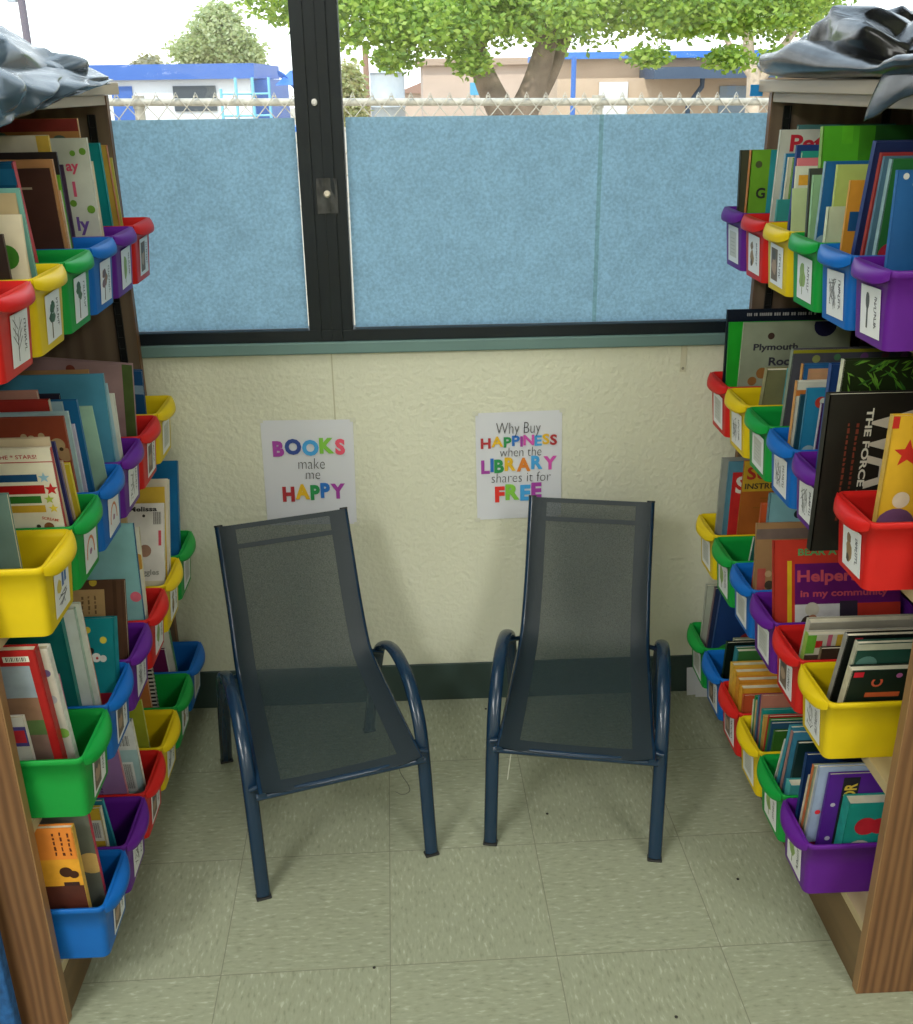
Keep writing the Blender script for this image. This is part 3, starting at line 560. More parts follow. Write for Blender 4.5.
['R', 0, 0, 0.68, -0.8566, -2.47, 0, 0.2, 0.2387, 0.008, [0.02, 0.12, 0.32], [0.03, 0.14, 0.36], 'blue book with white snow spots', [['disc', 0.06, 0.965, 0.018, [0.6, 0.62, 0.6]], ['disc', 0.13, 0.92, 0.015, [0.6, 0.62, 0.6]], ['disc', 0.2, 0.965, 0.02, [0.6, 0.62, 0.6]], ['disc', 0.16, 0.86, 0.02, [0.5, 0.55, 0.6]]]],
['R', 0, 1, 0.7019, -0.7489, 5.66, 0, 0.21, 0.2484, 0.01, [0.04, 0.2, 0.06], [0.3, 0.45, 0.48], 'green book with red and white picture', [['disc', 0.1, 0.24, 0.1, [0.62, 0.62, 0.6]], ['disc', 0.1, 0.45, 0.07, [0.42, 0.03, 0.05]], ['disc', 0.2, 0.4, 0.06, [0.6, 0.58, 0.56]], ['disc', 0.16, 0.1, 0.07, [0.03, 0.05, 0.18]], ['disc', 0.25, 0.16, 0.07, [0.45, 0.04, 0.05]]]],
['R', 0, 1, 0.6957, -0.7326, 6.82, 0, 0.2, 0.2522, 0.007, [0.1, 0.2, 0.28], [0.12, 0.22, 0.3], 'steel blue paperback', []],
['R', 0, 1, 0.694, -0.7178, 8.29, 0, 0.21, 0.2572, 0.008, [0.36, 0.05, 0.05], [0.38, 0.08, 0.07], 'thin red hardback', []],
['R', 0, 1, 0.6863, -0.7049, 9.09, 0, 0.23, 0.2734, 0.012, [0.02, 0.035, 0.12], [0.03, 0.05, 0.18], 'dark navy hardback with white spine flecks', []],
['R', 0, 1, 0.6843, -0.6719, 2, 0, 0.17, 0.2109, 0.006, [0.66, 0.32, 0.05], [0.62, 0.34, 0.08], 'orange book with blue mark', [['rect', 0.03, 0.64, 0.13, 0.78, [0.02, 0.1, 0.25]]]],
['R', 0, 2, 0.68, -0.6175, -0.78, 0, 0.16, 0.1645, 0.01, [0.55, 0.62, 0.46], [0.6, 0.66, 0.5], 'short pale cream green book', []],
['R', 0, 2, 0.6921, -0.6062, -0.75, 0, 0.2, 0.2284, 0.008, [0.46, 0.56, 0.18], [0.5, 0.6, 0.22], 'lime yellow book', []],
['R', 0, 2, 0.7127, -0.5906, 1.04, 0, 0.16, 0.2049, 0.006, [0.05, 0.04, 0.03], [0.05, 0.04, 0.03], 'thin black book behind the orange one', []],
['R', 0, 2, 0.7222, -0.5829, 1.18, 0, 0.18, 0.2127, 0.006, [0.5, 0.03, 0.03], None, 'small red topped book', []],
['R', 0, 2, 0.68, -0.5724, 2.07, 0, 0.22, 0.232, 0.008, [0.03, 0.16, 0.38], [0.3, 0.42, 0.5], 'blue book with grey blue spine', [['disc', 0.05, 0.45, 0.05, [0.3, 0.42, 0.5]]]],
['R', 0, 2, 0.68, -0.5592, -6.47, 0, 0.18, 0.2086, 0.008, [0.3, 0.5, 0.28], [0.32, 0.52, 0.3], 'sage green paperback', []],
['R', 0, 2, 0.68, -0.5463, -8.06, 0, 0.18, 0.2182, 0.007, [0.08, 0.09, 0.07], [0.09, 0.1, 0.08], 'dark grey paperback', []],
['R', 0, 2, 0.7003, -0.5365, -7.61, 0, 0.226, 0.2835, 0.012, [0.1, 0.4, 0.03], [0.25, 0.42, 0.1], 'large furry green picture book', [['rect', 0.395, 0, 1.196, 1, [0.02, 0.1, 0.02]], ['rect', 0.275, 0, 0.395, 1, [0.06, 0.26, 0.02]], ['rect', 0.144, 0.9, 0.227, 1, [0.12, 0.46, 0.03]]]],
['R', 0, 3, 0.68, -0.4766, -10.67, 0, 0.14, 0.1807, 0.004, [0.52, 0.62, 0.36], None, 'pale green card booklet', []],
['R', 0, 3, 0.6853, -0.4527, -4.77, 0, 0.18, 0.2149, 0.006, [0.68, 0.7, 0.6], None, 'white book with coloured squares', [['rect', 0.03, 0.85, 0.13, 0.93, [0.75, 0.4, 0.06]], ['rect', 0.01, 0.68, 0.12, 0.8, [0.05, 0.38, 0.6]]]],
['R', 0, 3, 0.6896, -0.4383, -2.86, 0, 0.18, 0.2274, 0.006, [0.7, 0.22, 0.26], None, 'pink edged book', []],
['R', 0, 3, 0.6987, -0.427, -1.83, 0, 0.18, 0.2381, 0.008, [0.04, 0.34, 0.28], None, 'emerald teal book', []],
['R', 0, 3, 0.692, -0.411, -0.19, 0, 0.22, 0.2479, 0.008, [0.03, 0.07, 0.24], [0.06, 0.1, 0.28], 'indigo blue book', []],
['R', 0, 4, 0.6893, -0.3436, 1, 0, 0.13, 0.1488, 0.008, [0.06, 0.36, 0.34], [0.1, 0.4, 0.38], 'short turquoise book', []],
['R', 0, 4, 0.7137, -0.3263, 3, 0, 0.16, 0.2217, 0.006, [0.14, 0.32, 0.06], None, 'slim grass green book', []],
['R', 0, 4, 0.7088, -0.3154, 3, 0, 0.16, 0.2218, 0.008, [0.66, 0.66, 0.52], [0.68, 0.68, 0.54], 'slim cream book', []],
['R', 0, 4, 0.7061, -0.3027, 3, 0, 0.18, 0.2278, 0.007, [0.03, 0.22, 0.42], [0.35, 0.5, 0.58], 'slim bright blue book', []],
['R', 0, 4, 0.6975, -0.2872, 3, 0, 0.228, 0.2686, 0.008, [0.58, 0.6, 0.54], [0.6, 0.62, 0.54], 'white book with red name lettering', [['text', 'Pete', 0.273, 0.915, 0.105, [0.5, 0.02, 0.04], 0, 0.085], ['disc', 0.105, 0.45, 0.05, [0.25, 0.3, 0.36]]]],
['R', 0, 4, 0.7401, -0.2609, 2, 0, 0.186, 0.2755, 0.008, [0.1, 0.24, 0.24], None, 'grey teal book at the back', []],
['R', 0, 5, 0.6831, -0.1825, 0, 0, 0.17, 0.2269, 0.012, [0.18, 0.4, 0.04], [0.55, 0.22, 0.04], 'green and yellow book with black letter', [['text', 'G', 0.15, 0.64, 0.085, [0.02, 0.02, 0.02]], ['rect', 0, 0, 0.26, 0.45, [0.42, 0.46, 0.04]], ['rect', 0.23, 0, 0.33, 1, [0.04, 0.32, 0.36]], ['rect', 0.33, 0, 1, 1, [0.5, 0.46, 0.08]], ['disc', 0.1, 0.88, 0.03, [0.1, 0.12, 0.05]]]],
['R', 0, 5, 0.68, -0.1543, -7.63, 0, 0.18, 0.2244, 0.01, [0.08, 0.08, 0.05], [0.06, 0.06, 0.045], 'mossy dark brown book', []],
['R', 1, 0, 0.69, -0.9125, 2, 0, 0.2, 0.2634, 0.012, [0.62, 0.38, 0.03], [0.58, 0.4, 0.1], 'golden yellow book with red star', [['star', 0.15, 0.78, 0.085, [0.5, 0.03, 0.02]], ['rect', 0, 0.93, 0.05, 1, [0.5, 0.03, 0.02]], ['disc', 0.14, 0.33, 0.12, [0.15, 0.07, 0.15]], ['disc', 0.16, 0.5, 0.05, [0.6, 0.5, 0.4]]]],
['R', 1, 1, 0.6453, -0.797, 0, 0, 0.3, 0.2647, 0.016, [0.022, 0.02, 0.016], [0.02, 0.02, 0.016], 'black book with big white letters', [['text', 'THE FORCE A', 0.225, 0.62, 0.04, [0.62, 0.6, 0.52], -90, 0.155], ['text', 'WA', 0.38, 0.66, 0.29, [0.55, 0.5, 0.42], -90, 0.135], ['bars2r', 0.1, 0.2, 0.19, 0.85, [0.2, 0.05, 0.03]]]],
['R', 1, 1, 0.68, -0.736, 3, 0, 0.246, 0.3029, 0.012, [0.02, 0.035, 0.01], [0.6, 0.62, 0.5], 'black book with green palm leaves', [['leaves']]],
['R', 1, 1, 0.68, -0.7045, 0.47, 0, 0.2, 0.284, 0.012, [0.02, 0.06, 0.2], [0.03, 0.08, 0.26], 'deep blue hardback with white specks', []],
['R', 1, 2, 0.7199, -0.6135, 3.32, 0, 0.15, 0.1639, 0.006, [0.62, 0.55, 0.22], [0.6, 0.55, 0.3], 'short pale yellow book', []],
['R', 1, 2, 0.708, -0.6039, 4.15, 0, 0.16, 0.1913, 0.006, [0.08, 0.03, 0.14], [0.5, 0.5, 0.55], 'purple book with white edge', []],
['R', 1, 2, 0.6873, -0.5924, 2, 0, 0.19, 0.2143, 0.006, [0.03, 0.24, 0.42], [0.04, 0.2, 0.34], 'blue picture book with red plane', [['disc', 0.14, 0.88, 0.05, [0.45, 0.06, 0.04]], ['disc', 0.16, 0.89, 0.03, [0.5, 0.55, 0.5]], ['rect', 0, 0, 1, 0.35, [0.06, 0.24, 0.06]], ['disc', 0.08, 0.45, 0.06, [0.3, 0.42, 0.46]]]],
['R', 1, 2, 0.6841, -0.5751, 2, 0, 0.17, 0.1976, 0.006, [0.02, 0.08, 0.12], [0.02, 0.09, 0.13], 'dark teal paperback', []],
['R', 1, 2, 0.68, -0.5629, 1.18, 0, 0.2, 0.2179, 0.01, [0.62, 0.62, 0.55], [0.58, 0.3, 0.1], 'white book with orange strip', [['rect', 0, 0.88, 1, 0.93, [0.55, 0.2, 0.05]]]],
['R', 1, 2, 0.6929, -0.5445, 2, 0, 0.2, 0.2445, 0.01, [0.03, 0.13, 0.3], [0.55, 0.28, 0.08], 'blue book with peach label', [['rect', 0.05, 0.84, 0.32, 0.97, [0.55, 0.32, 0.18]], ['rect', 0.12, 0.6, 0.3, 0.66, [0.55, 0.32, 0.18]]]],
['R', 1, 3, 0.7025, -0.4505, 5, 0, 0.223, 0.2517, 0.012, [0.1, 0.1, 0.12], [0.25, 0.3, 0.24], 'long patterned book with yellow tag', [['rect', 0.0, 0.975, 1.342, 1, [0.35, 0.33, 0.03]], ['disc', 0.201, 0.93, 0.03, [0.33, 0.36, 0.12]], ['disc', 0.376, 0.94, 0.025, [0.1, 0.25, 0.12]], ['disc', 0.604, 0.94, 0.03, [0.22, 0.1, 0.25]], ['disc', 0.779, 0.95, 0.03, [0.2, 0.1, 0.12]], ['disc', 0.94, 0.94, 0.03, [0.22, 0.12, 0.25]], ['rect', 0.0, 0.0, 0.161, 0.3, [0.5, 0.46, 0.04]]]],
['R', 1, 4, 0.7406, -0.3367, 5.8, 0, 0.16, 0.1848, 0.006, [0.04, 0.28, 0.34], [0.06, 0.32, 0.38], 'leaning teal booklet', []],
['R', 1, 4, 0.7021, -0.3157, 10.16, 0, 0.17, 0.183, 0.016, [0.24, 0.24, 0.13], [0.28, 0.27, 0.15], 'thick khaki book leaning', []],
['R', 1, 5, 0.6965, -0.1911, 1, 0, 0.23, 0.2418, 0.006, [0.3, 0.34, 0.26], [0.36, 0.4, 0.3], 'grey green book about a rock', [['text', 'Plymouth', 0.314, 0.785, 0.055, [0.03, 0.03, 0.05], 0, 0.095], ['text', 'Rock', 0.397, 0.655, 0.07, [0.03, 0.03, 0.05], 0, 0.062], ['disc', 0.261, 0.88, 0.03, [0.08, 0.05, 0.04]], ['disc', 0.753, 0.965, 0.1, [0.02, 0.02, 0.07]], ['disc', 0.209, 0.55, 0.05, [0.3, 0.15, 0.05]], ['disc', 0.314, 0.47, 0.05, [0.32, 0.18, 0.08]], ['disc', 0.125, 0.48, 0.04, [0.3, 0.15, 0.05]], ['rect', 0.0, 0.0, 0.418, 0.3, [0.4, 0.42, 0.34]]]],
['R', 1, 5, 0.68, -0.1748, -6.2, 0, 0.2, 0.2345, 0.006, [0.02, 0.34, 0.03], [0.02, 0.34, 0.03], 'bright green book', []],
['R', 1, 5, 0.68, -0.1491, -4.32, 0, 0.246, 0.2562, 0.008, [0.012, 0.018, 0.035], [0.012, 0.018, 0.03], 'wide navy book with white small letters', [['bars3', 0.171, 0.945, 0.78, 0.97, [0.45, 0.45, 0.45]]]],
['R', 2, 0, 0.696, -0.8637, 12, 0, 0.18, 0.1721, 0.016, [0.015, 0.03, 0.02], [0.55, 0.52, 0.4], 'black book with red curved letter', [['text', 'C', 0.26, 0.84, 0.1, [0.6, 0.1, 0.05], 90], ['rect', 0.03, 0.92, 0.12, 0.985, [0.55, 0.02, 0.04]], ['disc', 0.45, 0.93, 0.03, [0.45, 0.15, 0.35]], ['rect', 0.18, 0.66, 0.5, 0.72, [0.6, 0.14, 0.05]]]],
['R', 2, 0, 0.7031, -0.8445, 12.53, 0, 0.19, 0.2184, 0.012, [0.02, 0.08, 0.06], [0.5, 0.5, 0.4], 'dark green book with pale page edge', [['rect', 0, 0.94, 1, 1, [0.5, 0.5, 0.4]], ['disc', 0.12, 0.8, 0.08, [0.1, 0.22, 0.2]]]],
['R', 2, 0, 0.6937, -0.822, 13, 0, 0.22, 0.2223, 0.012, [0.01, 0.014, 0.012], [0.3, 0.3, 0.28], 'large black hardback', [['rect', 0.06, 0.94, 0.12, 0.985, [0.45, 0.03, 0.05]]]],
['R', 2, 1, 0.7034, -0.7488, 5.71, 0, 0.16, 0.1309, 0.008, [0.06, 0.04, 0.03], [0.2, 0.16, 0.1], 'dark brown paperback', []],
['R', 2, 1, 0.68, -0.7315, 7.8, 0, 0.2, 0.1544, 0.014, [0.6, 0.58, 0.5], [0.3, 0.45, 0.1], 'white book with bright stripes', [['rect', 0, 0, 1, 0.72, [0.1, 0.07, 0.05]], ['rect', 0.0, 0.74, 0.08, 1, [0.15, 0.4, 0.05]], ['rect', 0.18, 0.72, 0.22, 1, [0.5, 0.12, 0.2]], ['rect', 0.26, 0.72, 0.31, 1, [0.6, 0.4, 0.05]], ['rect', 0.08, 0.82, 0.14, 0.92, [0.5, 0.03, 0.03]]]],
['R', 2, 1, 0.694, -0.6947, 10, 0, 0.232, 0.1625, 0.018, [0.45, 0.43, 0.36], [0.52, 0.5, 0.42], 'thick wide cream book', []],
['R', 2, 2, 0.68, -0.6175, -17.89, 0, 0.246, 0.2494, 0.009, [0.5, 0.05, 0.03], [0.45, 0.05, 0.03], 'red book about community helpers', [['rect', 0.106, 0.0, 0.141, 0.84, [0.62, 0.42, 0.02]], ['rect', 0.165, 0.5, 1.179, 0.815, [0.13, 0.012, 0.14]], ['rect', 0.165, 0.0, 0.648, 0.5, [0.55, 0.55, 0.55]], ['text', 'BEAR A', 0.342, 0.905, 0.05, [0.08, 0.3, 0.1], 0, 0.075], ['text', 'Helpers', 0.424, 0.72, 0.085, [0.5, 0.07, 0.1], 0, 0.118], ['text', 'in my community', 0.554, 0.585, 0.05, [0.45, 0.06, 0.09], 0, 0.17], ['disc', 0.277, 0.35, 0.065, [0.06, 0.04, 0.03]], ['disc', 0.301, 0.46, 0.055, [0.5, 0.48, 0.4]], ['disc', 0.307, 0.385, 0.035, [0.35, 0.16, 0.09]], ['rect', 0.519, 0.4, 0.66, 0.52, [0.04, 0.03, 0.05]]]],
['R', 2, 3, 0.68, -0.4768, -8.64, 0, 0.246, 0.2345, 0.007, [0.36, 0.22, 0.11], [0.36, 0.22, 0.11], 'brown kraft book with pink picture', [['rect', 0.0, 0.86, 1.138, 0.95, [0.2, 0.15, 0.13]], ['rect', 0.023, 0, 0.091, 0.6, [0.45, 0.1, 0.08]], ['disc', 0.125, 0.45, 0.04, [0.08, 0.06, 0.04]], ['disc', 0.114, 0.55, 0.03, [0.5, 0.35, 0.2]]]],
['R', 2, 3, 0.7044, -0.4401, -1.68, 0, 0.2, 0.2907, 0.01, [0.22, 0.42, 0.48], [0.14, 0.28, 0.34], 'light blue book with bird shape', [['disc', 0.3, 0.85, 0.03, [0.03, 0.05, 0.05]], ['disc', 0.36, 0.83, 0.02, [0.03, 0.05, 0.05]]]],
['R', 2, 3, 0.6937, -0.4157, 1, 0, 0.18, 0.266, 0.008, [0.5, 0.1, 0.03], [0.48, 0.1, 0.03], 'plain orange red book', []],
['R', 2, 4, 0.7047, -0.3263, 12.92, 0, 0.14, 0.1705, 0.006, [0.03, 0.16, 0.14], [0.55, 0.6, 0.55], 'leaning green book with white edge', []],
['R', 2, 5, 0.7221, -0.2047, 1, 0, 0.204, 0.2806, 0.006, [0.4, 0.13, 0.03], [0.42, 0.16, 0.03], 'orange and yellow instruction book', [['rect', 0.0, 0.745, 1.177, 1, [0.55, 0.36, 0.04]], ['text', 'SU', 0.165, 0.9, 0.1, [0.4, 0.03, 0.02], 0, 0.052], ['text', 'INSTRUC', 0.235, 0.79, 0.045, [0.06, 0.04, 0.02], 0, 0.085], ['rect', 0.212, 0.68, 0.589, 0.69, [0.3, 0.12, 0.02]], ['rect', 0.141, 0.6, 0.471, 0.61, [0.3, 0.12, 0.02]], ['rect', 0.188, 0.47, 0.471, 0.48, [0.3, 0.12, 0.02]]]],
['R', 2, 5, 0.6961, -0.1807, 1, 0, 0.2, 0.2705, 0.006, [0.1, 0.25, 0.34], [0.1, 0.25, 0.34], 'red and blue book with white letter', [['rect', 0.05, 0, 1, 0.91, [0.5, 0.03, 0.03]], ['text', 'S', 0.155, 0.8, 0.14, [0.6, 0.6, 0.55]], ['disc', 0.17, 0.28, 0.05, [0.6, 0.55, 0.5]]]],
['R', 2, 5, 0.6889, -0.1531, 1, 0, 0.2, 0.2695, 0.008, [0.3, 0.32, 0.3], [0.34, 0.36, 0.33], 'plain grey book', []],
['R', 3, 0, 0.7267, -0.888, 4.1, 0, 0.12, 0.1952, 0.026, [0.02, 0.3, 0.27], [0.03, 0.34, 0.3], 'thick teal book with red bubble', [['disc', 0.3, 0.74, 0.1, [0.55, 0.03, 0.05]], ['disc', 0.26, 0.46, 0.12, [0.6, 0.55, 0.52]], ['disc', 0.5, 0.74, 0.09, [0.55, 0.03, 0.05]]]],
['R', 3, 0, 0.6967, -0.8607, 4.11, 0, 0.16, 0.2399, 0.007, [0.1, 0.02, 0.28], [0.1, 0.02, 0.28], 'purple book with yellow letters', [['rect', 0.16, 0.25, 0.34, 0.97, [0.02, 0.02, 0.03]], ['text', 'OR', 0.25, 0.84, 0.085, [0.62, 0.46, 0.05], 90, 0.036], ['disc', 0.09, 0.72, 0.018, [0.5, 0.45, 0.6]], ['disc', 0.1, 0.4, 0.02, [0.5, 0.45, 0.6]]]],
['R', 3, 0, 0.68, -0.8496, 4.8, 0, 0.18, 0.2506, 0.007, [0.32, 0.4, 0.56], [0.36, 0.42, 0.56], 'lavender blue book with red base', [['rect', 0, 0, 0.25, 0.32, [0.35, 0.03, 0.1]], ['bars3', 0.12, 0.9, 0.6, 0.93, [0.1, 0.12, 0.25]], ['disc', 0.06, 0.6, 0.02, [0.6, 0.03, 0.05]]]],
['R', 3, 0, 0.6814, -0.8377, 5.67, 0, 0.16, 0.2426, 0.006, [0.55, 0.52, 0.42], [0.6, 0.56, 0.45], 'thin cream paperback', []],
['R', 3, 0, 0.68, -0.8275, 5.12, 0, 0.19, 0.2362, 0.008, [0.36, 0.4, 0.28], [0.5, 0.16, 0.06], 'grey green book with orange spine', [['rect', 0.02, 0.75, 0.1, 0.9, [0.5, 0.15, 0.06]], ['rect', 0.02, 0.5, 0.1, 0.62, [0.5, 0.15, 0.06]]]],
['R', 3, 0, 0.68, -0.8146, 6.05, 0, 0.16, 0.2069, 0.006, [0.6, 0.57, 0.48], [0.6, 0.56, 0.46], 'slim white paperback', []],
['R', 3, 0, 0.68, -0.8049, 2.59, 0, 0.2, 0.235, 0.01, [0.012, 0.04, 0.14], [0.012, 0.05, 0.17], 'tall navy hardback', []],
['R', 3, 1, 0.68, -0.7519, 5, 0, 0.1, 0.1302, 0.022, [0.08, 0.36, 0.38], [0.1, 0.4, 0.42], 'small chunky turquoise book', []],
['R', 3, 1, 0.6904, -0.7253, 6.45, 0, 0.15, 0.215, 0.008, [0.01, 0.04, 0.04], [0.02, 0.05, 0.05], 'black green book', []],
['R', 3, 1, 0.68, -0.7121, 7.49, 0, 0.16, 0.2335, 0.01, [0.06, 0.24, 0.38], [0.35, 0.2, 0.2], 'blue book with pale base', [['rect', 0, 0, 0.6, 0.2, [0.4, 0.5, 0.5]]]],
['R', 3, 1, 0.68, -0.6891, 10.32, 0, 0.18, 0.239, 0.01, [0.06, 0.28, 0.36], [0.05, 0.28, 0.38], 'teal blue hardback', []],
['R', 3, 1, 0.68, -0.6662, 13.42, 0, 0.14, 0.2006, 0.005, [0.6, 0.6, 0.55], [0.6, 0.6, 0.55], 'thin white edged book', []],
['R', 3, 2, 0.6933, -0.6156, 4.29, 0, 0.14, 0.1568, 0.007, [0.05, 0.16, 0.03], [0.05, 0.16, 0.03], 'slim moss green book', []],
['R', 3, 2, 0.688, -0.6074, 4.28, 0, 0.14, 0.1706, 0.007, [0.03, 0.1, 0.18], [0.03, 0.1, 0.18], 'slim dark blue book', []],
['R', 3, 2, 0.688, -0.5992, 4.27, 0, 0.14, 0.1723, 0.007, [0.02, 0.22, 0.05], [0.02, 0.22, 0.05], 'slim forest green book', []],
['R', 3, 2, 0.688, -0.591, 4.26, 0, 0.14, 0.1758, 0.007, [0.42, 0.03, 0.03], [0.42, 0.03, 0.03], 'slim crimson book', []],
['R', 3, 2, 0.688, -0.5828, -1.68, 0, 0.14, 0.1587, 0.007, [0.55, 0.36, 0.1], [0.55, 0.36, 0.1], 'slim ochre book', []],
['R', 3, 2, 0.688, -0.5746, -2.97, 0, 0.14, 0.1657, 0.007, [0.02, 0.3, 0.28], [0.02, 0.3, 0.28], 'slim jade teal book', []],
['R', 3, 2, 0.688, -0.5664, -2.97, 0, 0.14, 0.1931, 0.007, [0.45, 0.2, 0.15], [0.45, 0.2, 0.15], 'slim salmon book', []],
['R', 3, 2, 0.688, -0.5582, -2.97, 0, 0.14, 0.1891, 0.007, [0.1, 0.05, 0.16], [0.1, 0.05, 0.16], 'slim violet book', []],
['R', 3, 2, 0.688, -0.55, -3.67, 0, 0.14, 0.1791, 0.007, [0.05, 0.2, 0.32], [0.05, 0.2, 0.32], 'slim petrol blue book', []],
['R', 3, 2, 0.688, -0.5418, -4.71, 0, 0.14, 0.1625, 0.007, [0.55, 0.4, 0.22], [0.55, 0.4, 0.22], 'slim sand coloured book', []],
['R', 3, 2, 0.688, -0.5336, -4.65, 0, 0.14, 0.1684, 0.007, [0.02, 0.26, 0.1], [0.02, 0.26, 0.1], 'slim emerald green book', []],
['R', 3, 2, 0.688, -0.5252, -4.53, 0, 0.14, 0.1545, 0.007, [0.6, 0.62, 0.52], [0.6, 0.62, 0.52], 'slim off white book', []],
['R', 3, 3, 0.68, -0.4815, -3.36, 0, 0.2, 0.1402, 0.01, [0.5, 0.1, 0.04], [0.5, 0.12, 0.04], 'low red book', []],
['R', 3, 3, 0.68, -0.4702, -3.55, 0, 0.2, 0.1492, 0.021, [0.66, 0.33, 0.04], [0.66, 0.36, 0.04], 'amber book with cream pages, nearest', []],
['R', 3, 3, 0.68, -0.448, -4.79, 0, 0.2, 0.1534, 0.021, [0.62, 0.28, 0.04], [0.62, 0.3, 0.04], 'orange book, second of the amber row', []],
['R', 3, 3, 0.68, -0.4257, -4.71, 0, 0.2, 0.1598, 0.021, [0.66, 0.36, 0.05], [0.66, 0.4, 0.05], 'orange book, third of the amber row', []],
['R', 3, 3, 0.68, -0.4034, -4.63, 0, 0.2, 0.1634, 0.021, [0.64, 0.4, 0.06], [0.66, 0.44, 0.07], 'golden book with cream pages, farthest', []],
['R', 3, 4, 0.7004, -0.3412, 3, 0, 0.2, 0.1754, 0.016, [0.06, 0.2, 0.06], [0.05, 0.25, 0.3], 'green book with red and blue top edge', []],
['R', 3, 4, 0.7014, -0.3126, 6.71, 0, 0.15, 0.1761, 0.008, [0.02, 0.18, 0.24], [0.03, 0.22, 0.28], 'thin peacock blue book', []],
['R', 3, 4, 0.6899, -0.2903, 6, 0, 0.16, 0.174, 0.01, [0.01, 0.02, 0.015], [0.02, 0.05, 0.03], 'black book with white figure', [['disc', 0.3, 0.45, 0.1, [0.4, 0.45, 0.4]]]],
['R', 3, 4, 0.7136, -0.2767, 4, 0, 0.212, 0.1657, 0.016, [0.3, 0.34, 0.24], [0.35, 0.38, 0.28], 'pale grey green thick book', []],
['R', 3, 5, 0.6874, -0.1957, 10, 0, 0.2, 0.262, 0.01, [0.02, 0.06, 0.2], [0.02, 0.07, 0.22], 'dark blue book with green dragon shapes', [['disc', 0.2, 0.35, 0.12, [0.05, 0.3, 0.06]], ['disc', 0.4, 0.5, 0.08, [0.35, 0.05, 0.05]], ['disc', 0.5, 0.3, 0.12, [0.05, 0.26, 0.06]], ['rect', 0, 0, 1, 0.08, [0.3, 0.32, 0.05]]]],
['R', 3, 5, 0.6834, -0.1681, 9, 0, 0.2, 0.262, 0.01, [0.03, 0.05, 0.12], [0.2, 0.14, 0.16], 'navy book with pinkish spine', []],
['R', 3, 5, 0.68, -0.142, 2.96, 0, 0.2, 0.2396, 0.012, [0.42, 0.45, 0.38], [0.45, 0.47, 0.4], 'off white book against the wall end', []]
]
M_page = mat('page_paper', (.66,.62,.48), .8, .10, 40)
def star(cx, cz, r):
    return [(cx+(r if i % 2 == 0 else r*.42)*math.sin(i*PI/5), cz+(r if i % 2 == 0 else r*.42)*math.cos(i*PI/5)) for i in range(10)]
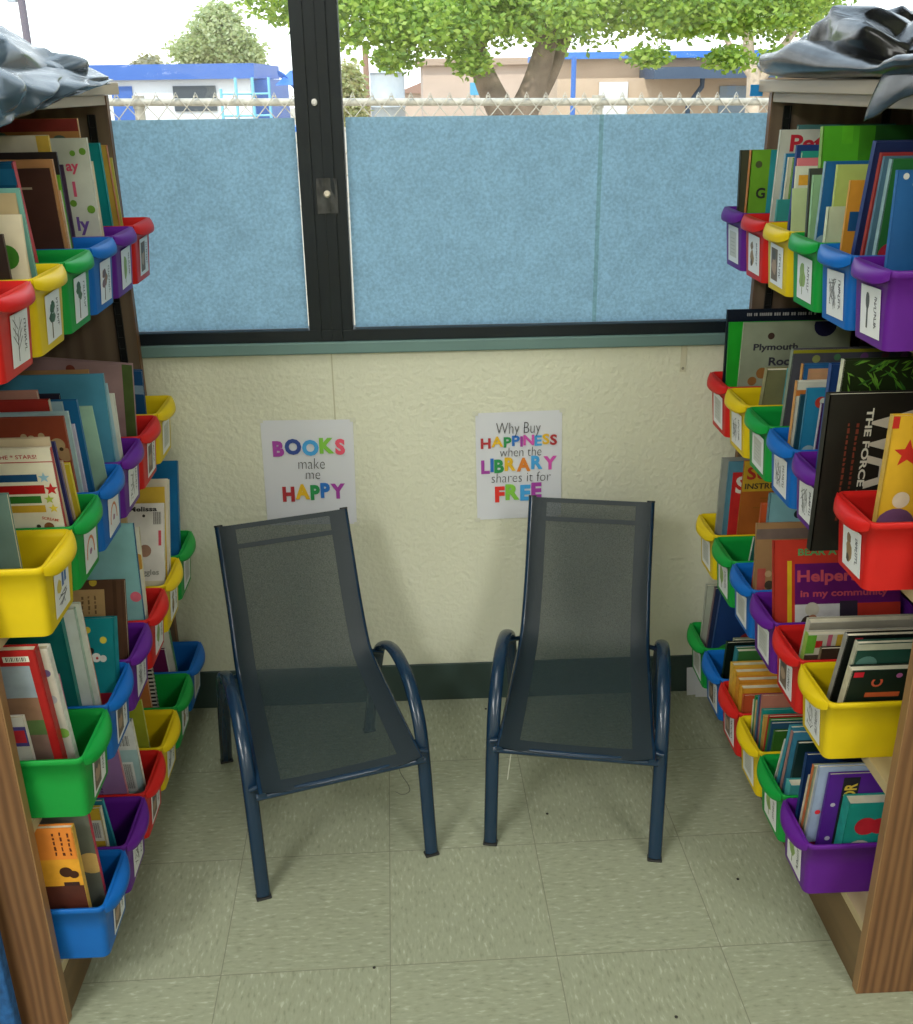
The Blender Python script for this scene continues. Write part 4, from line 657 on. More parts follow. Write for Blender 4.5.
for (s, r, k, x, yb, lean, roll_, w_, h, th, cover, edge, look, art) in BOOKS:
    sg = -1 if s == 'L' else 1
    q = binname(s, r, k)
    if look.startswith('black book with big white'):
        lab = 'black book with big white letters standing between two bins, second row, right bookcase'
    else:
        lab = f'{look} in {q} bin, {ROWN[r]}, {SIDE[s]}'
    bt = .0009 if th < .0085 else .0022
    cov = MB(); g = .0025
    # local: x runs from the aisle edge into the case
    X = lambda a: sg*a
    cov.box((X(0),0,0),(X(w_),bt,h)); cov.box((X(0),th-bt,0),(X(w_),th,h))
    spine_at_aisle = edge is not None
    if not spine_at_aisle: cov.box((X(w_-bt),bt,0),(X(w_),th-bt,h))
    root = cov.obj('book', mat('cover_paper', [c**1.12 for c in cover], .45, .18, 11, spec=.25), loc=(x, yb, SHELF[s][r]+(.0045 if not look.startswith('black book with big') else .0006)+(th*math.sin(math.radians(-lean)) if lean < 0 else 0)))
    root.rotation_euler = (math.radians(lean), 0, 0)
    if roll_:
        root.rotation_euler = (Matrix.Rotation(math.radians(lean),3,'X') @ Matrix.Rotation(math.radians(roll_)*(-1),3,'Y')).to_euler()
    tag(root, lab, 'book', f'books in the {q} bin on the {ROWN[r]}, {SIDE[s]}')
    if spine_at_aisle: 
        MB().box((X(-.0004),0,.0),(X(bt),th,h)).obj('spine', mat('spine_paper', [c**1.1 for c in edge], .45, .18, 60, spec=.25), root)
        MB().box((X(bt),bt,g),(X(w_-g),th-bt,h-g)).obj('pages', M_page, root)
    else:
        MB().box((X(.0012),bt,g),(X(w_-bt),th-bt,h-g)).obj('pages', M_page, root)
    if not art: continue
    am = MB(); tm_ = MB(); cl = []; ctl = []; depth = 0
    def uv(u, v): 
        u = min(1,max(0,u)); v = min(1,max(0,v))
        return (u*w_ if sg > 0 else -w_+u*w_, v*h)
    def ci(c, L_):
        c = tuple(c)
        if c not in L_: L_.append(c)
        return L_.index(c)
    def poly(ps, c):
        global depth
        P2 = [uv(*p) for p in ps]; am.add([(p[0], -.0003-.00003*depth, p[1]) for p in P2], [tuple(range(len(P2)))], ci(c, cl)); depth += 1
    asp = h/w_
    for a in art:
        t = a[0]
        if t == 'rect': poly([(a[1],a[2]),(a[3],a[2]),(a[3],a[4]),(a[1],a[4])], a[5])
        elif t == 'disc': poly([(a[1]+a[3]*asp*math.cos(2*PI*i/18), a[2]+a[3]*math.sin(2*PI*i/18)) for i in range(18)], a[4])
        elif t == 'star': poly([(a[1]+(p[0])*asp, a[2]+p[1]) for p in star(0,0,a[3])], a[4])
        elif t == 'text':
            X0, Z0 = uv(a[2], a[3]); rot = math.radians(a[6]) if len(a) > 6 else 0
            put_text(tm_, a[1], X0, Z0, a[4]*h, -.0003-.00003*(depth+3), ci(a[5], ctl), bold=.03 if a[4] > .03 else .01, rot=rot, width=a[7] if len(a) > 7 else None)
        elif t == 'bars':
            n = 12
            for i in range(n):
                u0 = a[1]+(a[3]-a[1])*i/n; poly([(u0,a[2]),(u0+(a[3]-a[1])/n*(.35+.3*(i % 3 == 0)),a[2]),(u0+(a[3]-a[1])/n*(.35+.3*(i % 3 == 0)),a[4]),(u0,a[4])], a[5])
        elif t in ('bars2','bars2r'):
            rr = random.Random(len(look)); n = 3 if t == 'bars2' else 2
            for i in range(n):
                u0 = a[1]+(a[3]-a[1])*(i+.3)/n; du = (a[3]-a[1])/n*.35; v = a[2]
                while v < a[4]-.02:
                    dv = rr.uniform(.015,.035); poly([(u0,v),(u0+du*rr.uniform(.5,1),v),(u0+du*rr.uniform(.5,1),v+dv),(u0,v+dv)], a[5]); v += dv+.012
        elif t == 'bars3':
            u = a[1]; rr = random.Random(len(look))
            while u < a[3]:
                du = rr.uniform(.008,.02); poly([(u,a[2]),(u+du,a[2]),(u+du,a[4]),(u,a[4])], a[5]); u += du+rr.choice((.005,.005,.02))
        elif t == 'leaves':
            rr = random.Random(4)
            for i in range(90):
                u, v = rr.uniform(.02,.55), rr.uniform(.62,.98); ang = rr.uniform(.2,1.3)*rr.choice((1,-1)); l = rr.uniform(.05,.13); c = rr.choice([(.10,.26,.03),(.16,.34,.05),(.05,.16,.03)])
                du, dv = l*math.cos(ang), l*math.sin(ang); nx, nz = -dv*.08, du*.08
                poly([(u,v),(u+du*.5+nx,v+dv*.5+nz),(u+du,v+dv),(u+du*.5-nx,v+dv*.5-nz)], c)
        elif t == 'check':
            cm_ = MB(); n = int(h/.005)
            for i in range(n):
                for j in range(2):
                    if (i+j) % 2: continue
                    ya, yc = th*j/2, th*(j+1)/2; za, zb = h*i/n, h*(i+1)/n; xx = -sg*.0009
                    cm_.add([(xx,ya,za),(xx,yc,za),(xx,yc,zb),(xx,ya,zb)], [(0,1,2,3)])
            cm_.obj('spine_checks', mat('check_ink', (.02,.02,.02), .5), root)
            for i in range(n): 
                if i % 2 == 0: poly([(.93,i/n),(1,i/n),(1,(i+1)/n),(.93,(i+1)/n)], (.02,.02,.02))
    depth = 0
    if am.v: am.obj('cover_picture', [mat('cover_ink', [q**1.1 for q in c], .45, .14, 30, spec=.25) for c in cl], root)
    if tm_.v: tm_.obj('cover_lettering', [mat('letter_ink', c, .45) for c in ctl], root)

# ------------------------------------------------------------------ chairs
M_tube = mat('navy_enamel', (.006,.026,.060), .26, .1, 5, spec=.45, coat=.15)
M_mesh = sling_mat('navy_mesh', (.009,.023,.026), .20)
M_hem = sling_mat('navy_mesh_hem', (.006,.016,.024), .06)
M_cap = mat('black_rubber', (.012,.013,.014), .6)
def chair(x, y, fwd, label, wdt):
    rz = math.atan2(fwd[1], fwd[0])+PI/2        # local -Y is the way the chair faces
    root = empty('sling_chair', (x,y,0), rz, label, 'chair', 'mesh sling chairs')
    Lp = lambda sx, s_, h: Vector((sx, -s_, h))    # sx across, s_ forward from rear foot
    hw = wdt/2
    hoop = [(0,.006),(.052,.138),(.098,.235),(.135,.305),(.185,.342),(.245,.363),(.305,.363),(.360,.345),(.402,.310),(.430,.262),(.447,.190),(.462,.10),(.478,.006)]
    rail = [(.020,.606),(.060,.522),(.105,.427),(.140,.358),(.163,.328),(.200,.309),(.270,.290),(.380,.262),(.478,.238)]
    for sx in (-1, 1):
        MB().tube(smooth_path([Lp(sx*hw, a, b) for a, b in hoop], 6), .0140, 14, .0085, up=(0,1,0)).obj('arm_leg_loop', M_tube, root)
        for a in (0, .478):
            MB().box((sx*hw-.0150,-a-.0098,0),(sx*hw+.0150,-a+.0098,.005)).obj('foot_cap', M_cap, root, bevel=.002)
        ins = lambda a: hw-.037+.019*max(0,min(1,(a-.10)/.378))
        rs = ins(.02)
        MB().tube(smooth_path([Lp(sx*ins(a), a, b) for a, b in rail], 5), .0085, 10).obj('side_rail', M_tube, root)
        MB().tube([Lp(sx*rs,.020,.606),Lp(sx*rs,.0185,.6095)], .0092, 10).obj('rail_plug', M_cap, root)
        MB().tube([Lp(sx*(hw+.004),.452,.238),Lp(sx*(ins(.45)-.004),.452,.244)], .0055, 8, up=(0,1,0)).obj('bolt', M_tube, root)
        MB().tube([Lp(sx*(hw+.004),.137,.296),Lp(sx*(ins(.165)-.004),.166,.324)], .0055, 8, up=(0,1,0)).obj('bolt', M_tube, root)
    MB().tube([Lp(-hw+.006,.470,.232),Lp(hw-.006,.470,.232)], .0075, 10, up=(0,1,0)).obj('front_crossbar', M_tube, root)
    # sling: follows the rails, sags between them
    path = smooth_path([Vector((0,-a,b)) for a, b in rail[:1]+[(a,b) for a,b in rail[1:]]], 6)
    def P(t):
        i = t*(len(path)-1); j = min(int(i), len(path)-2); return path[j].lerp(path[j+1], i-j)
    rs = hw-.036
    def surf(u, v, off=0.):
        p = P(v); sx = (u*2-1)
        d = (P(min(1,v+.01))-P(max(0,v-.01))).normalized(); nrm = Vector((0,-d.z,d.y)); 
        if nrm.y*-1+nrm.z < 0: nrm = -nrm          # towards the sitter
        sag = .010*(1-sx*sx)*min(1,4*v)*min(1,4*(1-v)+.35)
        edge_ = .008*abs(sx)**8
        c = p-nrm*(sag)+nrm*(edge_+off)
        if v > .97: c = c+Vector((0,0,-.003*(1-sx*sx)*(v-.97)/.03))
        rs_ = hw-.037+.019*max(0,min(1,(-p.y-.10)/.378))
        return (sx*rs_, c.y, c.z)
    MB().grid(lambda u, v: surf(u, v), 16, 40).obj('sling', M_mesh, root)
    e = .125
    for a, b in ((0,e),(1-e,1)):
        MB().grid(lambda u, v: surf(a+(b-a)*u, v, .0015), 3, 40).obj('side_hem', M_hem, root)
    MB().grid(lambda u, v: surf(u, .0+.014*v, .003), 16, 1).obj('top_hem', M_hem, root)
    MB().grid(lambda u, v: surf(u, .058+.014*v, .003), 16, 1).obj('top_hem', M_hem, root)
    MB().grid(lambda u, v: surf(u, .965+.035*v, .003), 16, 2).obj('front_hem', M_hem, root)
    return root
cl_ = chair(-.296, -.185, (.30,-.954), 'navy tube sling chair on the left, turned towards the right, below the BOOKS poster', .350)
cr_ = chair(.4030, -.130, (-.205,-.979), 'navy tube sling chair on the right, in front of the library poster', .340)
MB().tube(smooth_path([(.118,-.455,.232),(.122,-.452,.20),(.138,-.450,.165),(.140,-.450,.148),(.126,-.448,.142),(.112,-.447,.152)], 8), .0006, 5).obj('loose_thread', mat('dark_thread', (.05,.05,.05), .8), cl_)
MB().tube(smooth_path([(-.128,-.464,.228),(-.132,-.456,.20),(-.137,-.456,.15)], 6), .0012, 5).obj('loose_thread', mat('white_thread', (.55,.56,.48), .8), cr_)

# ------------------------------------------------------------------ posters
M_paper = mat('poster_paper', (.66,.68,.74), .5, .02, 4)
CR = dict(pu=(.36,.05,.36), nv=(.03,.07,.30), cy=(.06,.36,.75), gr=(.22,.55,.06), pk=(.80,.09,.16), rd=(.42,.03,.04), ye=(.75,.46,.02), dg=(.02,.28,.08), bl=(.02,.16,.55), mg=(.62,.08,.42), og=(.70,.22,.03), re=(.72,.03,.02), ink=(.05,.05,.06))
def poster(cx, cz, w_, h, rot, label):
    root = empty('poster', (cx,-.0008,cz), label=label, cat='poster'); root.rotation_euler = (0, rot, 0)
    MB().grid(lambda u, v: ((u-.5)*w_, -.0004-.0016*(2*u-1)**2*(1-v)-.001*(1-abs(2*v-1)), (v-.5)*h), 8, 8).obj('poster_sheet', M_paper, root)
    for sx in (-1,1):
        for sz in (-1,1): MB().grid(lambda u, v: (sx*w_/2+(u-.5)*.013, -.0032, sz*h/2+(v-.5)*.010), 1, 1).obj('tape_tab', mat('clear_tape', (.64,.65,.54), .3), root)
    return root
def headline(root, word, cols, cx, cz, cap, width, tilt=.0, bold=.055):
    n = len(word); mb = MB(); cl = []
    ws = []
    for ch in word:
        v, _ = text_geo(ch, bold); ws.append(max(p[0] for p in v)-min(p[0] for p in v))
    tot = sum(ws)+.05*(n-1); kx = width/tot; x = -width/2
    for i, (ch, c) in enumerate(zip(word, cols)):
        if c not in cl: cl.append(c)
        ww = ws[i]*kx; put_text(mb, ch, cx+x+ww/2, cz+(.06*cap if i % 2 else -.05*cap)+tilt*(x+ww/2), cap, -.0036, cl.index(c), bold=bold, width=ww); x += ww+.05*kx
    return mb.obj('headline', [mat('poster_ink', CR[c], .5) for c in cl], root)
def script_line(root, s_, cx, cz, cap, width):
    mb = MB(); put_text(mb, s_, cx, cz, cap, -.0036, 0, bold=-.016, shear=.06, width=width)
    return mb.obj('script_line', mat('poster_ink', CR['ink'], .5), root)
p1 = poster(-.2455, .634, .213, .262, .012, 'white poster reading BOOKS make me HAPPY, taped behind the left chair')
headline(p1, 'BOOKS', ['pu','nv','cy','gr','pk'], .002, .066, .034, .168, .02)
script_line(p1, 'make', .006, .0255, .028, .062); script_line(p1, 'me', .008, -.001, .026, .034)
headline(p1, 'HAPPY', ['rd','ye','dg','bl','pu'], .008, -.046, .034, .148, .05)
p2 = poster(.2495, .638, .203, .268, -.014, 'white poster about library happiness, taped above the right chair')
script_line(p2, 'Why Buy', -.001, .096, .029, .104)
headline(p2, 'HAPPINESS', ['rd','ye','dg','bl','pu','mg','cy','ye','rd'], .000, .063, .024, .180, .02, .035)
script_line(p2, 'when the', .004, .037, .024, .098)
headline(p2, 'LIBRARY', ['pu','bl','dg','ye','og','cy','mg'], .000, .0055, .031, .180, .03, .045)
script_line(p2, 'shares it for', .005, -.027, .025, .142)
headline(p2, 'FREE', ['re','gr','cy','pu'], -.002, -.066, .036, .112, .03)

# small things by the wall
hs = empty('adhesive_strip', (.626,-.0005,.888), label='clear adhesive hanging strip on the cream wall under the sill at right', cat='adhesive strip')
MB().box((-.007,-.0012,-.03),(.007,0,.034)).obj('strip', mat('milky_tape', (.60,.59,.44), .25), hs, bevel=.0004)
MB().disc((0,-.0014,-.022), .0035, mi=0).obj('strip_hole', mat('strip_hole', (.25,.24,.18), .6), hs)
for i, (cx, rz, ln, lab) in enumerate(((.722,.10,.20,'white paper sheet leaning on the baseboard below the right bookcase bins, behind another'), (.742,-.06,.14,'white paper sheet standing in front of another by the right baseboard'))):
    o = MB().box((-.02,-.0006,0),(.05,.0006,.075)).obj('paper_sheet', mat('copy_paper', (.60,.62,.68), .7), loc=(cx-.01,-.024-.012*i,.0004)); o.rotation_euler = (-ln, 0, rz)
    tag(o, lab, 'paper')
tp = MB().box((-.013,-.0008,-.011),(.013,.0008,.011)).obj('painter_tape', mat('blue_tape', (.015,.30,.80), .6), loc=(.721,-.0600,1.459)); tag(tp, 'bright blue tape piece on the window end of the right bookcase top', 'tape')
for i, (x, y, lab) in enumerate(((.27,-.476,'small dark crumb on the floor under the right chair'), (.166,-.056,'dark crumb on the floor near the baseboard behind the right chair'), (-.097,-.884,'dark crumb on a floor tile joint at front left'), (.422,-1.022,'dark crumb on the floor at the front right'), (.625,-.70,'dark crumb on the floor beside the right bookcase'))):
    o = MB().loops([[(r_*math.cos(2*PI*j/8), r_*math.sin(2*PI*j/8), z) for j in range(8)] for r_, z in ((.0028,.0002),(.0030,.0012),(.0015,.0022))]).obj('crumb', mat('dark_crumb', (.03,.028,.022), .9), loc=(x,y,0)); tag(o, lab, 'crumb')

# ------------------------------------------------------------------ plastic sacks on the bookcases
def tri(x): return 2*abs(x-math.floor(x+.5))*2-1
def crumple_dirs(seed, n):
    rr = random.Random(seed); out = []
    for i in range(n):
        d = Vector((rr.uniform(-1,1), rr.uniform(-1,1), rr.uniform(-.8,.8))).normalized(); f_ = rr.uniform(4.5,7.0)*(1.35**i); out.append((d, f_, rr.random(), 1/(1.75**i)))
    return out
def crumple(p, dirs):
    """sharp-creased facets like crushed plastic film, about -1..1"""
    q = Vector((p.x, p.y*.42, p.z))+.035*Vector((noise.noise(p*5), noise.noise(p*5+Vector((9,0,0))), noise.noise(p*5+Vector((0,9,0)))))
    s_ = 0; w_ = 0
    for d, f_, ph, a in dirs: s_ += a*tri(q.dot(d)*f_+ph); w_ += a
    return s_/w_*1.9
def plastic(name, col, rough):
    m, nt, b = new_mat(name)
    b.inputs['Base Color'].default_value = (*col, 1); b.inputs['Roughness'].default_value = rough; b.inputs['Specular IOR Level'].default_value = .45
    tc = nt.nodes.new('ShaderNodeTexCoord'); v = nt.nodes.new('ShaderNodeTexVoronoi'); v.inputs['Scale'].default_value = 34
    bp_ = nt.nodes.new('ShaderNodeBump'); bp_.inputs['Strength'].default_value = .10; bp_.inputs['Distance'].default_value = .004
    nt.links.new(tc.outputs['Object'], v.inputs['Vector']); nt.links.new(v.outputs['Distance'], bp_.inputs['Height']); nt.links.new(bp_.outputs['Normal'], b.inputs['Normal'])
    return m
def lump(cx, cy_, rx, ry, h, seed, amp=.03, profile=None, sq=.62):
    """closed crumpled sack resting on z=0: u runs around, v from under the rim to the crown"""
    dirs = crumple_dirs(seed, 7)
    sg_ = lambda c: math.copysign(abs(c)**sq, c)
    def fn(u, v):
        th = 2*PI*u; ph = v*PI
        rr = math.sin(ph)**.6; zz = (1-math.cos(ph))/2
        a, b = sg_(math.cos(th))*rr, sg_(math.sin(th))*rr
        env = profile(a, b) if profile else 1
        base = Vector((cx+rx*a, cy_+ry*b, h*env*zz**1.5))
        d = crumple(base+Vector((seed,seed*.3,0)), dirs)*amp
        k = min(1, zz*3)
        return (base.x+d*math.cos(th)*rr*.9, base.y+d*math.sin(th)*rr*.9, max(0, base.z+d*k*zz*1.1))
    return fn
M_bk = plastic('black_poly', (.008,.009,.011), .24)
M_sl = plastic('slate_poly', (.045,.070,.095), .26)
def bag(label, m, loc, parts, flaps):
    root = empty('plastic_sack', loc, label=label, cat='plastic sack')
    for i, (fn, nu, nv, nm) in enumerate(parts):
        o = MB().grid(fn, nu, nv).obj(nm, m, root); recalc(o)
    for fn, nu, nv in flaps:
        o = MB().grid(fn, nu, nv).obj('loose_flap', m, root); s_ = o.modifiers.new('thick', 'SOLIDIFY'); s_.thickness = .0012
    return root
bag('black crumpled plastic sacks piled on top of the right bookcase', M_bk, (0,0,1.4795),
    [(lump(.860,-.50,.176,.428,.050,3,amp=.030,sq=.42),170,64,'sack_fold'),
     (lump(.880,-.48,.155,.385,.108,8,amp=.040,profile=lambda a,b: 1-.30*max(0,b)**2+.05*a,sq=.45),190,90,'sack_body')],
    [(lambda u, v: (.7115-.006*math.sin(2.2*v)-.002*math.sin(9*u), (-.69-.24*u)*(1-v)+(-.648-.28*u)*v, (.0175+.008*u)*(1-v)+(-.0615+.078*u)*v+.003*tri(2.3*u+.6*v)), 24, 12)])
DD = crumple_dirs(5, 6)
def drape(u, v):
    y = -.14-.74*u; hang = .002+.078*u**1.15
    d = crumple(Vector((0, y*1.3, v*.35)), DD)
    if v < .45:
        t = v/.45; return (-.82+(.8195-.578+.0197*(y+.49))*t, y, .040*(1-t)**.7+.010+.014*abs(d)*(.3+.7*t)*(1-.6*t))
    t = (v-.45)/.55; return (-.5785+.0197*(y+.49)+.012*math.sin(PI*min(1,t*1.1))+.018*abs(d)*math.sin(PI*min(1,.15+t*.6)), y, .010-(hang+.012)*t)
bag('slate grey crumpled plastic sack draped over the top of the left bookcase', M_sl, (0,0,1.4915),
    [(lump(-.735,-.37,.135,.280,.062,12,amp=.024,profile=lambda a,b: 1-.35*max(0,b)-.15*a,sq=.45),170,80,'sack_body'),
     (lump(-.672,-.215,.085,.130,.042,23,amp=.022,sq=.5),110,50,'sack_fold')],
    [(drape, 90, 40)])


# ------------------------------------------------------------------ outside
GZ = -1.0
M_gr = mat('dry_ground', (.38,.31,.23), .95, .12, .6)
struct(MB().box((-60,.40,GZ-.1),(60,120,GZ)).obj('ground', M_gr))
# chain link fence
M_galv = mat('weathered_zinc', (.42,.37,.29), .5, .2, 30)
fn_ = empty('chain_link_fence', (0,4.2,GZ), label='pale chain link fence with pipe top rail outside the window', cat='fence')
zt = lambda x: 1.375-.012*x-GZ
rl = MB(); rl.tube([(-5,0,zt(-5)),(5,0,zt(5))], .021, 12); rl.obj('top_rail', M_galv, fn_)
for px in (-4.2,-1.53,1.14,3.81):
    ps = MB(); ps.tube([(px,.03,0),(px,.03,zt(px)+.01)], .030, 12); ps.tube([(px,.03,zt(px)-.035),(px,.03,zt(px)+.035)], .036, 12); ps.obj('fence_post', M_galv, fn_)
wr = MB(); pit = .112
n = int(10/pit)
for i in range(n):
    x = -5+pit*i
    for sgn in (1,-1):
        z1 = zt(x)+.035; x1 = x; L_ = 1.25
        wr.tube([(x1,-.028+.004*sgn,z1),(x1+sgn*L_*.9,-.028+.004*sgn,z1-L_)], .0030, 5, caps=False)
    wr.tube([(x-.012,-.030,zt(x)+.028),(x,-.026,zt(x)+.052),(x+.012,-.030,zt(x)+.028)], .0030, 5)
wire = wr.obj('chain_mesh', M_galv, fn_)

M_pw = mat('portable_white', (.74,.74,.74), .7, .04, 1)
M_pb = mat('portable_blue', (.06,.14,.42), .6, .06, 1)
M_dk = mat('dark_window', (.06,.07,.08), .3)
b1 = empty('portable_classroom', (-8,33,GZ), label='white portable building with blue roof band beyond the fence at left', cat='building')
MB().box((-6,-3,0),(3.62,3,2.65)).obj('wall', M_pw, b1)
MB().box((-6.2,-3.25,2.62),(3.80,3.2,3.02)).obj('roof_band', M_pb, b1)
MB().box((1.45,-3.06,1.78),(2.65,-2.98,2.45)).obj('window', M_dk, b1)
MB().box((-.03-.25,-3.05,0),(.30,-2.98,2.46)).obj('door', M_pb, b1)
MB().box((3.62,-2.5,0),(4.1,3,2.6)).obj('side_wall', M_pb, b1)
pg = empty('play_structure', (-2.25,20,GZ), label='blue playground slide and climber beyond the fence left of the mullion', cat='playground')
M_pbl = mat('play_blue', (.05,.16,.50), .4); M_pte = mat('play_teal', (.20,.48,.58), .4); M_py = mat('play_yellow', (.70,.50,.10), .4)
for x in (-1.35,-1.05,-.72,-.40): MB().tube([(x,0,0),(x,0,2.4+.2*(x > -1.2))], .03, 8).obj('climber_post', M_pte, pg)
for z in (1.5,1.9,2.3): MB().tube([(-1.35,0,z),(-.40,0,z)], .02, 8).obj('climber_bar', M_pte, pg)
MB().grid(lambda u, v: (-.2+1.0*u, .35*(v-.5), 2.6-1.15*u**1.3+.12*(2*v-1)**2), 12, 6).obj('slide', M_pbl, pg)
MB().box((-.30,-.5,1.6),(.42,.5,1.7)).obj('deck', M_pbl, pg)
MB().loops([[(.05+r_*math.cos(2*PI*j/4+PI/4), r_*math.sin(2*PI*j/4+PI/4), z) for j in range(4)] for r_, z in ((.42,2.45),(.02,2.72))]).obj('play_roof', M_pbl, pg)
MB().box((.20,-.05,2.0),(.55,.05,2.3)).obj('yellow_panel', M_py, pg)

def tree(loc, trunk, blobs, nleaf, leaf, cols, label, seed, tr=.2, barkc=(.16,.11,.08)):
    rr = random.Random(seed); root = empty('leafy_tree', loc, label=label, cat='tree')
    M_b = mat('bark', barkc, .9, .3, 6, .5, 20)
    tb = MB()
    for pts, r_ in trunk: tb.tube(smooth_path(pts, 5), r_, 9, taper=lambda t: 1-.45*t)
    tb.obj('trunk', M_b, root)
    fm = MB(); ws = [b[3]**2 for b in blobs]
    for i in range(nleaf):
        bx, by, bz, br, bf = rr.choices(blobs, ws)[0]
        while True:
            p = Vector((rr.uniform(-1,1), rr.uniform(-1,1), rr.uniform(-1,1)))
            if .25 < p.length < 1: break
        p = p*(.55+.45*rr.random())
        k = 1+.35*noise.noise(p*2.2+Vector((bx,by,bz)))
        c = Vector((bx,by,bz))+Vector((p.x*br*k, p.y*br*k, p.z*br*bf*k))
        a = rr.uniform(0,2*PI); e = Vector((math.cos(a), math.sin(a)*.6, rr.uniform(-.9,.3))).normalized()*leaf*rr.uniform(.6,1.3)
        n_ = e.cross(Vector((rr.uniform(-1,1),rr.uniform(-1,1),rr.uniform(-1,1)))).normalized()*leaf*.32
        fm.add([c, c+e*.5+n_, c+e, c+e*.5-n_], [(0,1,2,3)], rr.randrange(len(cols)))
    mats = []
    for c in cols:
        m, nt, b = new_mat('leaf'); b.inputs['Base Color'].default_value = (*c,1); b.inputs['Roughness'].default_value = .6
        b.inputs['Transmission Weight'].default_value = 0
        t = nt.nodes.new('ShaderNodeBsdfTranslucent'); t.inputs['Color'].default_value = (c[0]*1.3,c[1]*1.3,c[2]*.8,1)
        mx = nt.nodes.new('ShaderNodeMixShader'); mx.inputs[0].default_value = .45
        nt.links.new(b.outputs[0], mx.inputs[1]); nt.links.new(t.outputs[0], mx.inputs[2]); nt.links.new(mx.outputs[0], nt.nodes['Material Output'].inputs[0]); mats.append(m)
    o = fm.obj('foliage', mats, root)
    return root
G3 = [(.30,.42,.06),(.22,.34,.05),(.38,.48,.10),(.16,.26,.05)]
blobs = [(-1.5,0,3.2,.92,.58),(-.75,-.3,3.0,.70,.55),(-.2,.1,3.3,.85,.66),(.45,-.2,3.15,.74,.58),(1.0,.2,3.35,.88,.62),(1.75,-.2,3.2,.78,.58),(2.5,.1,3.2,.74,.55),(3.1,.2,3.45,.8,.66),(-2.2,.3,3.5,.9,.66),(.0,1.0,3.5,1.3,.5),(2.2,1.2,3.5,1.3,.5),(-1.25,-.3,2.72,.30,.6),(-.45,-.4,2.66,.28,.6),(1.35,-.5,2.70,.26,.5),(2.2,-.4,2.68,.30,.5),(2.75,-.3,2.66,.28,.5)]
tree((1.15,9.7,GZ), [([(0,0,0),(.02,0,1.6),(.0,0,2.15)], .30), ([(0,0,2.0),(-.25,0,2.45),(-.45,.1,3.0)], .17), ([(.05,0,2.0),(.25,0,2.45),(.42,-.1,3.1)], .18), ([(.1,.05,2.05),(.40,.1,2.5),(.62,.2,2.95)], .12)],
     blobs, 46000, .075, G3, 'large spreading bright green tree just beyond the fence, trunk forking low', 3, barkc=(.20,.14,.10))
tree((5.6,15.5,GZ), [([(0,0,0),(0,0,2.3),(-.12,0,2.8),(-.2,0,3.5)], .13), ([(0,0,2.3),(.3,0,2.75),(.6,0,3.2)], .09), ([(-.05,0,2.5),(-.4,0,2.9),(-.8,0,3.5)], .06)],
     [(-.2,0,3.55,.85,.6),(.6,.2,3.5,.9,.6),(-1.0,.1,3.6,.7,.6),(.4,-.2,2.75,.28,.5)], 9000, .085, G3, 'green tree with pale twisted trunk behind the fence at far right', 5, barkc=(.55,.43,.32))
tree((-7.6,45,GZ), [([(0,0,0),(0,0,2.6),(.1,0,4.2)], .3)],
     [(0,0,4.1,1.7,.75),(1.0,0,3.6,1.2,.8),(-1.0,.2,3.7,1.2,.8),(.2,0,5.0,1.0,.7)], 13000, .2, [(.42,.46,.26),(.34,.40,.22),(.50,.52,.32)], 'rounded grey green tree behind the white portable building', 8)  # leaf colours paled to paint in distance haze
tree((-12.6,54,GZ), [([(0,0,0),(0,0,2.6),(.1,0,3.4)], .2)],
     [(0,0,3.3,.85,.8),(-.9,0,3.0,.6,.8),(.7,0,3.1,.6,.8)], 1800, .28, [(.44,.40,.30),(.36,.34,.26)], 'small dusty grey tree left of the rounded tree', 9)
tree((-1.25,24,GZ), [([(0,0,0),(0,0,2.6)], .1)], [(0,0,2.45,.42,1.5),(.05,0,1.9,.45,1.)], 3000, .12, [(.36,.38,.18),(.46,.42,.24)], 'olive bush in front of the brown pole, right of the mullion', 12)

tk = empty('storage_tank', (-.47,30,GZ), label='pale grey round storage tank beyond the fence', cat='tank')
M_tk = mat('galvanised_tank', (.42,.44,.45), .45, .08, 3)
MB().loops([[(r_*math.cos(2*PI*j/32), r_*math.sin(2*PI*j/32), z) for j in range(32)] for r_, z in ((.49,0),(.49,.9),(.51,.91),(.51,.95),(.49,.96),(.49,1.8),(.51,1.81),(.51,1.85),(.49,1.86),(.49,2.72))]).obj('tank_body', M_tk, tk)
MB().loops([[(r_*math.cos(2*PI*j/32), r_*math.sin(2*PI*j/32), z) for j in range(32)] for r_, z in ((.53,2.72),(.30,2.83),(.05,2.87))]).obj('tank_lid', M_tk, tk)
po = MB().tube([(0,0,0),(0,0,3.3)], .075, 10).obj('wooden_post', mat('brown_post', (.30,.17,.12), .8), loc=(-.90,25,GZ)); tag(po, 'short brown wooden post beside the grey tank', 'post')
up = empty('utility_pole', (-13.66,40,GZ), label='thin dark utility pole at the far left of the window', cat='utility pole')
MB().tube([(0,0,0),(.05,0,9)], .14, 8).obj('pole', mat('dark_pole', (.16,.13,.15), .8), up)
MB().box((-.45,-.1,5.3),(-.15,.2,5.9)).obj('transformer', mat('grey_can', (.40,.42,.45), .6), up)
M_tan = mat('tan_stucco', (.50,.36,.25), .85, .06, 1.5); M_tan2 = mat('pink_tan_stucco', (.56,.42,.33), .85, .06, 1.5); M_rb = mat('slate_blue_roof', (.05,.075,.12), .6, .1, 2)
hs2 = empty('distant_house', (.9,46,GZ), label='low tan house with brown roof behind the tank', cat='house')
MB().box((-1.0,0,0),(.9,3,2.1)).obj('wall', M_tan2, hs2)
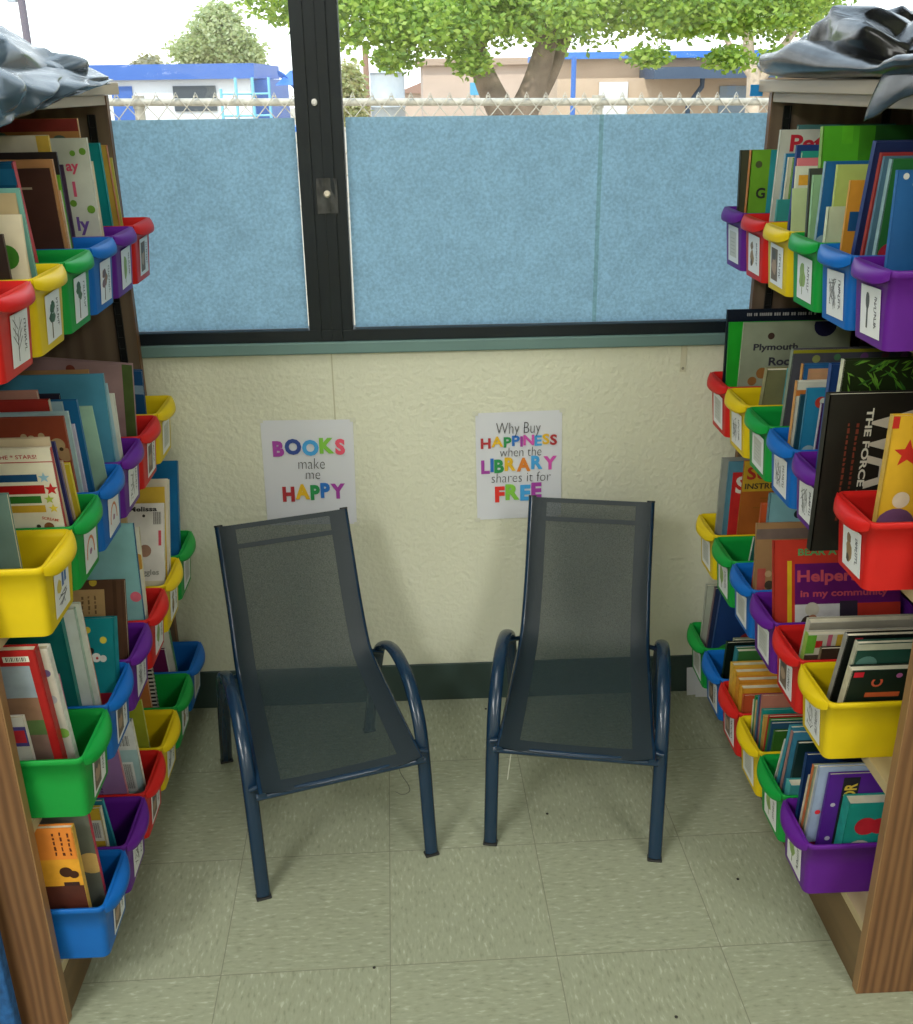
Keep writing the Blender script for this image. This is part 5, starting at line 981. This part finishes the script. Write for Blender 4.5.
MB().add([(-1.2,-.2,2.05),(1.2,-.2,1.95),(.0,-.2,2.5),(-1.2,3.2,2.05),(1.2,3.2,1.95),(.0,3.2,2.5)], [(0,1,2),(5,4,3),(0,2,5,3),(1,4,5,2),(0,3,4,1)]).obj('roof', mat('brown_roof', (.34,.20,.15), .8), hs2)
b2 = empty('school_building', (5.2,24,GZ), label='tan school building with dark blue flat eaves beyond the fence at right', cat='building')
MB().box((-1.6,0,0),(6,5,2.5)).box((-1.6,.6,2.5),(6,5,2.95)).obj('wall', M_tan, b2)
MB().box((.45,-1.0,2.47),(6.2,5,2.72)).obj('eave', M_rb, b2)
MB().box((-1.75,.3,2.93),(6.1,5.1,3.08)).obj('eave', mat('bright_blue_trim', (.05,.18,.55), .5), b2)
MB().box((2.25,-.06,1.62),(3.0,.02,2.3)).obj('window', mat('blue_grey_pane', (.16,.20,.24), .3), b2)
MB().box((-.62,-.06,1.3),(.06,.02,2.42)).obj('window', mat('pale_pane', (.62,.60,.58), .4), b2)
MB().tube([(1.45,-.3,0),(1.45,-.3,1.9),(1.75,-.3,2.3),(1.75,-.3,2.5)], .06, 8).obj('downpipe', M_rb, b2)
b3 = empty('annex_building', (3.2,34,GZ), label='low pinkish tan annex behind the big tree trunk', cat='building')
MB().box((-2.6,0,0),(2.6,4,2.95)).obj('wall', M_tan2, b3)
MB().box((-2.8,-.2,2.95),(2.8,4.2,3.15)).obj('roof', mat('tan_roof', (.42,.30,.22), .8), b3)
bpst = MB().tube([(0,0,0),(0,0,2.9)], .05, 8).obj('blue_post', mat('blue_post', (.04,.14,.45), .5), loc=(3.37,20,GZ)); tag(bpst, 'thin blue post beyond the fence near the big tree', 'post')
sg_ = empty('road_sign', (1.09,15,GZ), label='small blue sign on a post left of the big tree trunk', cat='sign')
MB().tube([(0,0,0),(0,0,2.3)], .02, 8).obj('sign_post', M_galv, sg_); MB().box((-.075,-.035,2.28),(.075,-.022,2.46)).obj('sign_plate', mat('sign_blue', (.10,.36,.55), .5), sg_)
